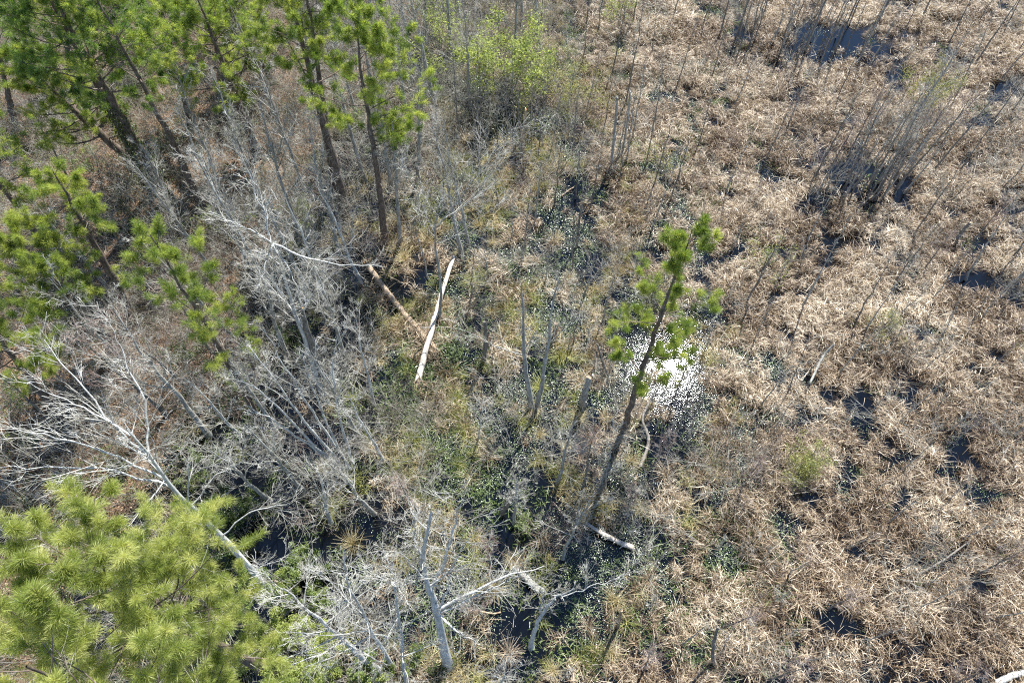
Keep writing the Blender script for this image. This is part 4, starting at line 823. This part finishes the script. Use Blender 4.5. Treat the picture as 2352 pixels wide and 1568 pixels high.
# ------------------------------------------------------------------ logs, snags and stumps
def log(name, pts, r0, r1, material, label, cat='log', stubs=6, sides=12, end_mat=RAW_WOOD, jag=.25, twigs=False, group=None, under=None):
    pts = [np.asarray(p, float) for p in pts]; b0 = pts[0].copy(); root = empty(name, b0); tag(root, label, cat, group)
    n = 22; T = spline([p-b0 for p in pts], n); T[1:-1] += rng.normal(0, r0*.10, (n-2, 3)); R = np.linspace(r0, r1, n)*(1+rng.normal(0, .05, n))
    V, Fc = tubes(T[None], R[None], sides, .07)
    Vr = V.reshape(n, sides, 3)
    for e, s_ in ((0, 1), (n-1, -1)):                                   # splintered ends
        ax = nrm((T[1]-T[0]) if e == 0 else (T[-1]-T[-2])); Vr[e] += (-s_*0 + rng.uniform(-jag, jag, (sides, 1)))*ax*R[e]*3
    link('trunk', mesh_from('trunk', Vr.reshape(-1, 3), Fc, material, smooth=True), root)
    for e in (0, n-1):                                                  # end grain: fan around a sunk centre
        ax = nrm((T[0]-T[1]) if e == 0 else (T[-1]-T[-2])); c = Vr[e].mean(0) - ax*R[e]*.5
        VV = np.vstack([Vr[e], c]); FF = np.array([[q, (q+1) % sides, sides] for q in range(sides)])
        link('broken_end', mesh_from('broken_end', VV, FF, end_mat), root)
    if stubs:
        tt = rng.uniform(.1, .95, stubs); p0, tan, r = sample(T[None], R[None], tt, np.zeros(stubs, int)); d_ = nrm(np.cross(tan, rng.normal(size=tan.shape)) + .4*tan); d_[:, 2] = np.abs(d_[:, 2])
        P1, R1 = run(p0, nrm(d_), rng.uniform(.15, .6, stubs), r*.25, 4, .1, .02, .6, .008)
        for q in range(stubs): V, Fc = tubes(P1[q:q+1], R1[q:q+1], 5); link('branch_stub', mesh_from('branch_stub', V, Fc, material), root)
    if twigs:
        P1, R1 = grow(T[None], R[None], 14, .4, 1, (30, 60), (.15, .4), .15, .02, 6, .3, .006); P2, R2 = grow(P1, R1, 5, .2, 1, (30, 60), (.3, .6), .2, .02, 4, .6, .005)
        link('twigs', tube_mesh('twigs', [(P1, R1, 3), (P2, R2, 3)], TWIG_PALE, False), root)['kind'] = 'stuff'
    return root
seed(71)
log('fallen_log', [f(958, 880, .18), f(985, 780, .45), f(1010, 690, .6), f(1040, 596, .55)], .17, .10, LOG_PALE, 'long bleached white log lying across the tan one', stubs=4, end_mat=LOG_TAN, jag=1.1)
log('fallen_log', [f(843, 606, .8), f(885, 665, .4), f(935, 728, .2), f(1000, 800, .05)], .15, .14, LOG_TAN, 'weathered tan log with an orange splintered end under the white one', stubs=5, jag=.7)
log('fallen_log', [f(1282, 798, .12), f(1320, 802, .15), f(1350, 800, .1)], .07, .06, DARK_BARK, 'short dark branch log lying level in the pale shallows', stubs=2, end_mat=DARK_BARK)
log('fallen_log', [f(1456, 1258, .12), f(1420, 1243, .2), f(1380, 1222, .3), f(1345, 1200, .35)], .12, .06, LOG_PALE, 'half-sunk pale log with bare twigs at its upper end', stubs=3, twigs=True, end_mat=LOG_TAN)
log('fallen_log', [f(1248, 1360, .1), f(1222, 1340, .35), f(1200, 1318, .3), f(1180, 1302, .1)], .17, .12, GREY_BARK, 'thick curved grey log rising out of the water by the white tree limb', stubs=3, end_mat=LOG_TAN)
log('fallen_log', [f(2286, 1568, .2), f(2330, 1550, .35), f(2380, 1536, .4), f(2440, 1520, .3)], .12, .12, PALE_BARK, 'smooth white log poking into the lower right corner', stubs=0, end_mat=LOG_TAN)
log('fallen_log', [f(1470, 1075, .1), f(1490, 1010, .3), f(1476, 960, .6), f(1505, 900, 1.0)], .09, .05, DARK_BARK, 'bent dark dead limb leaning in the glittering pond', stubs=3, end_mat=DARK_BARK)
log('fallen_log', [f(2105, 1320, .4), f(2160, 1290, .5), f(2230, 1240, .4)], .045, .03, DARK_BARK, 'thin grey pole lying in the reeds near the dark right-hand pool', stubs=2, end_mat=GREY_BARK)
log('fallen_log', [f(1860, 880, .5), f(1890, 820, 1.0), f(1916, 790, 1.6)], .06, .05, GREY_BARK, 'leaning broken grey pole in the reeds above the small pool', stubs=1, end_mat=GREY_BARK)
log('fallen_log', [f(1290, 450, .1), f(1305, 438, .15), f(1318, 430, .1)], .045, .035, LOG_TAN, 'small pale log beside the winding water strip', stubs=1, end_mat=LOG_PALE)
log('fallen_log', [f(1000, 930+610, .1), f(930, 1500+65, .3), f(850, 1565, .5)], .05, .03, GREY_BARK, 'pale fallen limb along the bottom edge under the white tree', stubs=3, end_mat=PALE_BARK, twigs=True)
log('fallen_log', [f(1090, 1400, .1), f(1130, 1408, .15), f(1150, 1405, .1)], .035, .03, LOG_TAN, 'thin reddish stick floating in open dark water', stubs=0, end_mat=LOG_TAN)
def snag(u, v, tu, tv, r0, material, label, group=None, name='dead_snag', cat='snag', end=RAW_WOOD, jag=.6, stubs=3):
    b_ = G(u, v); b_[2] = -.1; t_ = TOP(b_, tu, tv); return log(name, [b_, (b_+t_)/2+rng.normal(0, .05, 3)*[1, 1, 0], t_], r0, r0*.62, material, label, cat, stubs, 10, end, jag, group=group)
snag(745, 900, 690, 708, .17, DARK_BARK, 'broken snag with a splintered orange top among white twigs')
snag(1338, 930, 1352, 866, .19, GREY_BARK, 'mossy tall stump in the shallows left of the glittering pond', end=LOG_TAN, jag=.3, name='tree_stump', cat='stump')
snag(1202, 355, 1208, 252, .10, LOG_TAN, 'bare tan snag standing among the far small pools')
snag(1325, 560, 1335, 470, .06, DARK_BARK, 'thin dark snag beside the winding water strip', end=DARK_BARK)
snag(1110, 830, 1114, 740, .14, DARK_BARK, 'dark wet stump right of the white fallen log', end=DARK_BARK, name='tree_stump', cat='stump')
snag(1276, 778, 1278, 742, .15, LOG_TAN, 'short brown shaggy stump in the pale green shallows', end=LOG_TAN, jag=.3, name='tree_stump', cat='stump', stubs=0)
snag(957, 505, 958, 445, .07, LOG_PALE, 'short bleached snag under the pale fan tree', end=LOG_PALE)
snag(1403, 400, 1418, 222, .10, GREY_BARK, 'tall branchless grey pole above the winding water strip', end=GREY_BARK)
snag(1430, 350, 1448, 210, .08, GREY_BARK, 'shorter branchless pole right of the tall grey pole', end=GREY_BARK)
snag(1150, 1180, 1208, 1100, .12, DARK_BARK, 'leaning dark trunk stub in the central shallows', end=DARK_BARK)
snag(1420, 1250+190, 1428, 1400, .08, LOG_TAN, 'small tan snag at the edge of the reeds by the bottom', end=LOG_TAN)
snag(1640, 1530, 1650, 1440, .08, DARK_BARK, 'dark snag in the lower reeds right of the open water', end=DARK_BARK)
snag(1395, 860, 1372, 790, .07, DARK_BARK, 'black leaning snag between the twin trunks and the pond', end=DARK_BARK)
snag(2190, 560, 2230, 510, .12, DARK_BARK, 'rotten dark stump in the reeds above the narrow right pool', end=LOG_TAN, name='tree_stump', cat='stump')
finish_labels()
print('objects', len(COL.objects), 'mesh polys', sum(len(m_.polygons) for m_ in bpy.data.meshes))
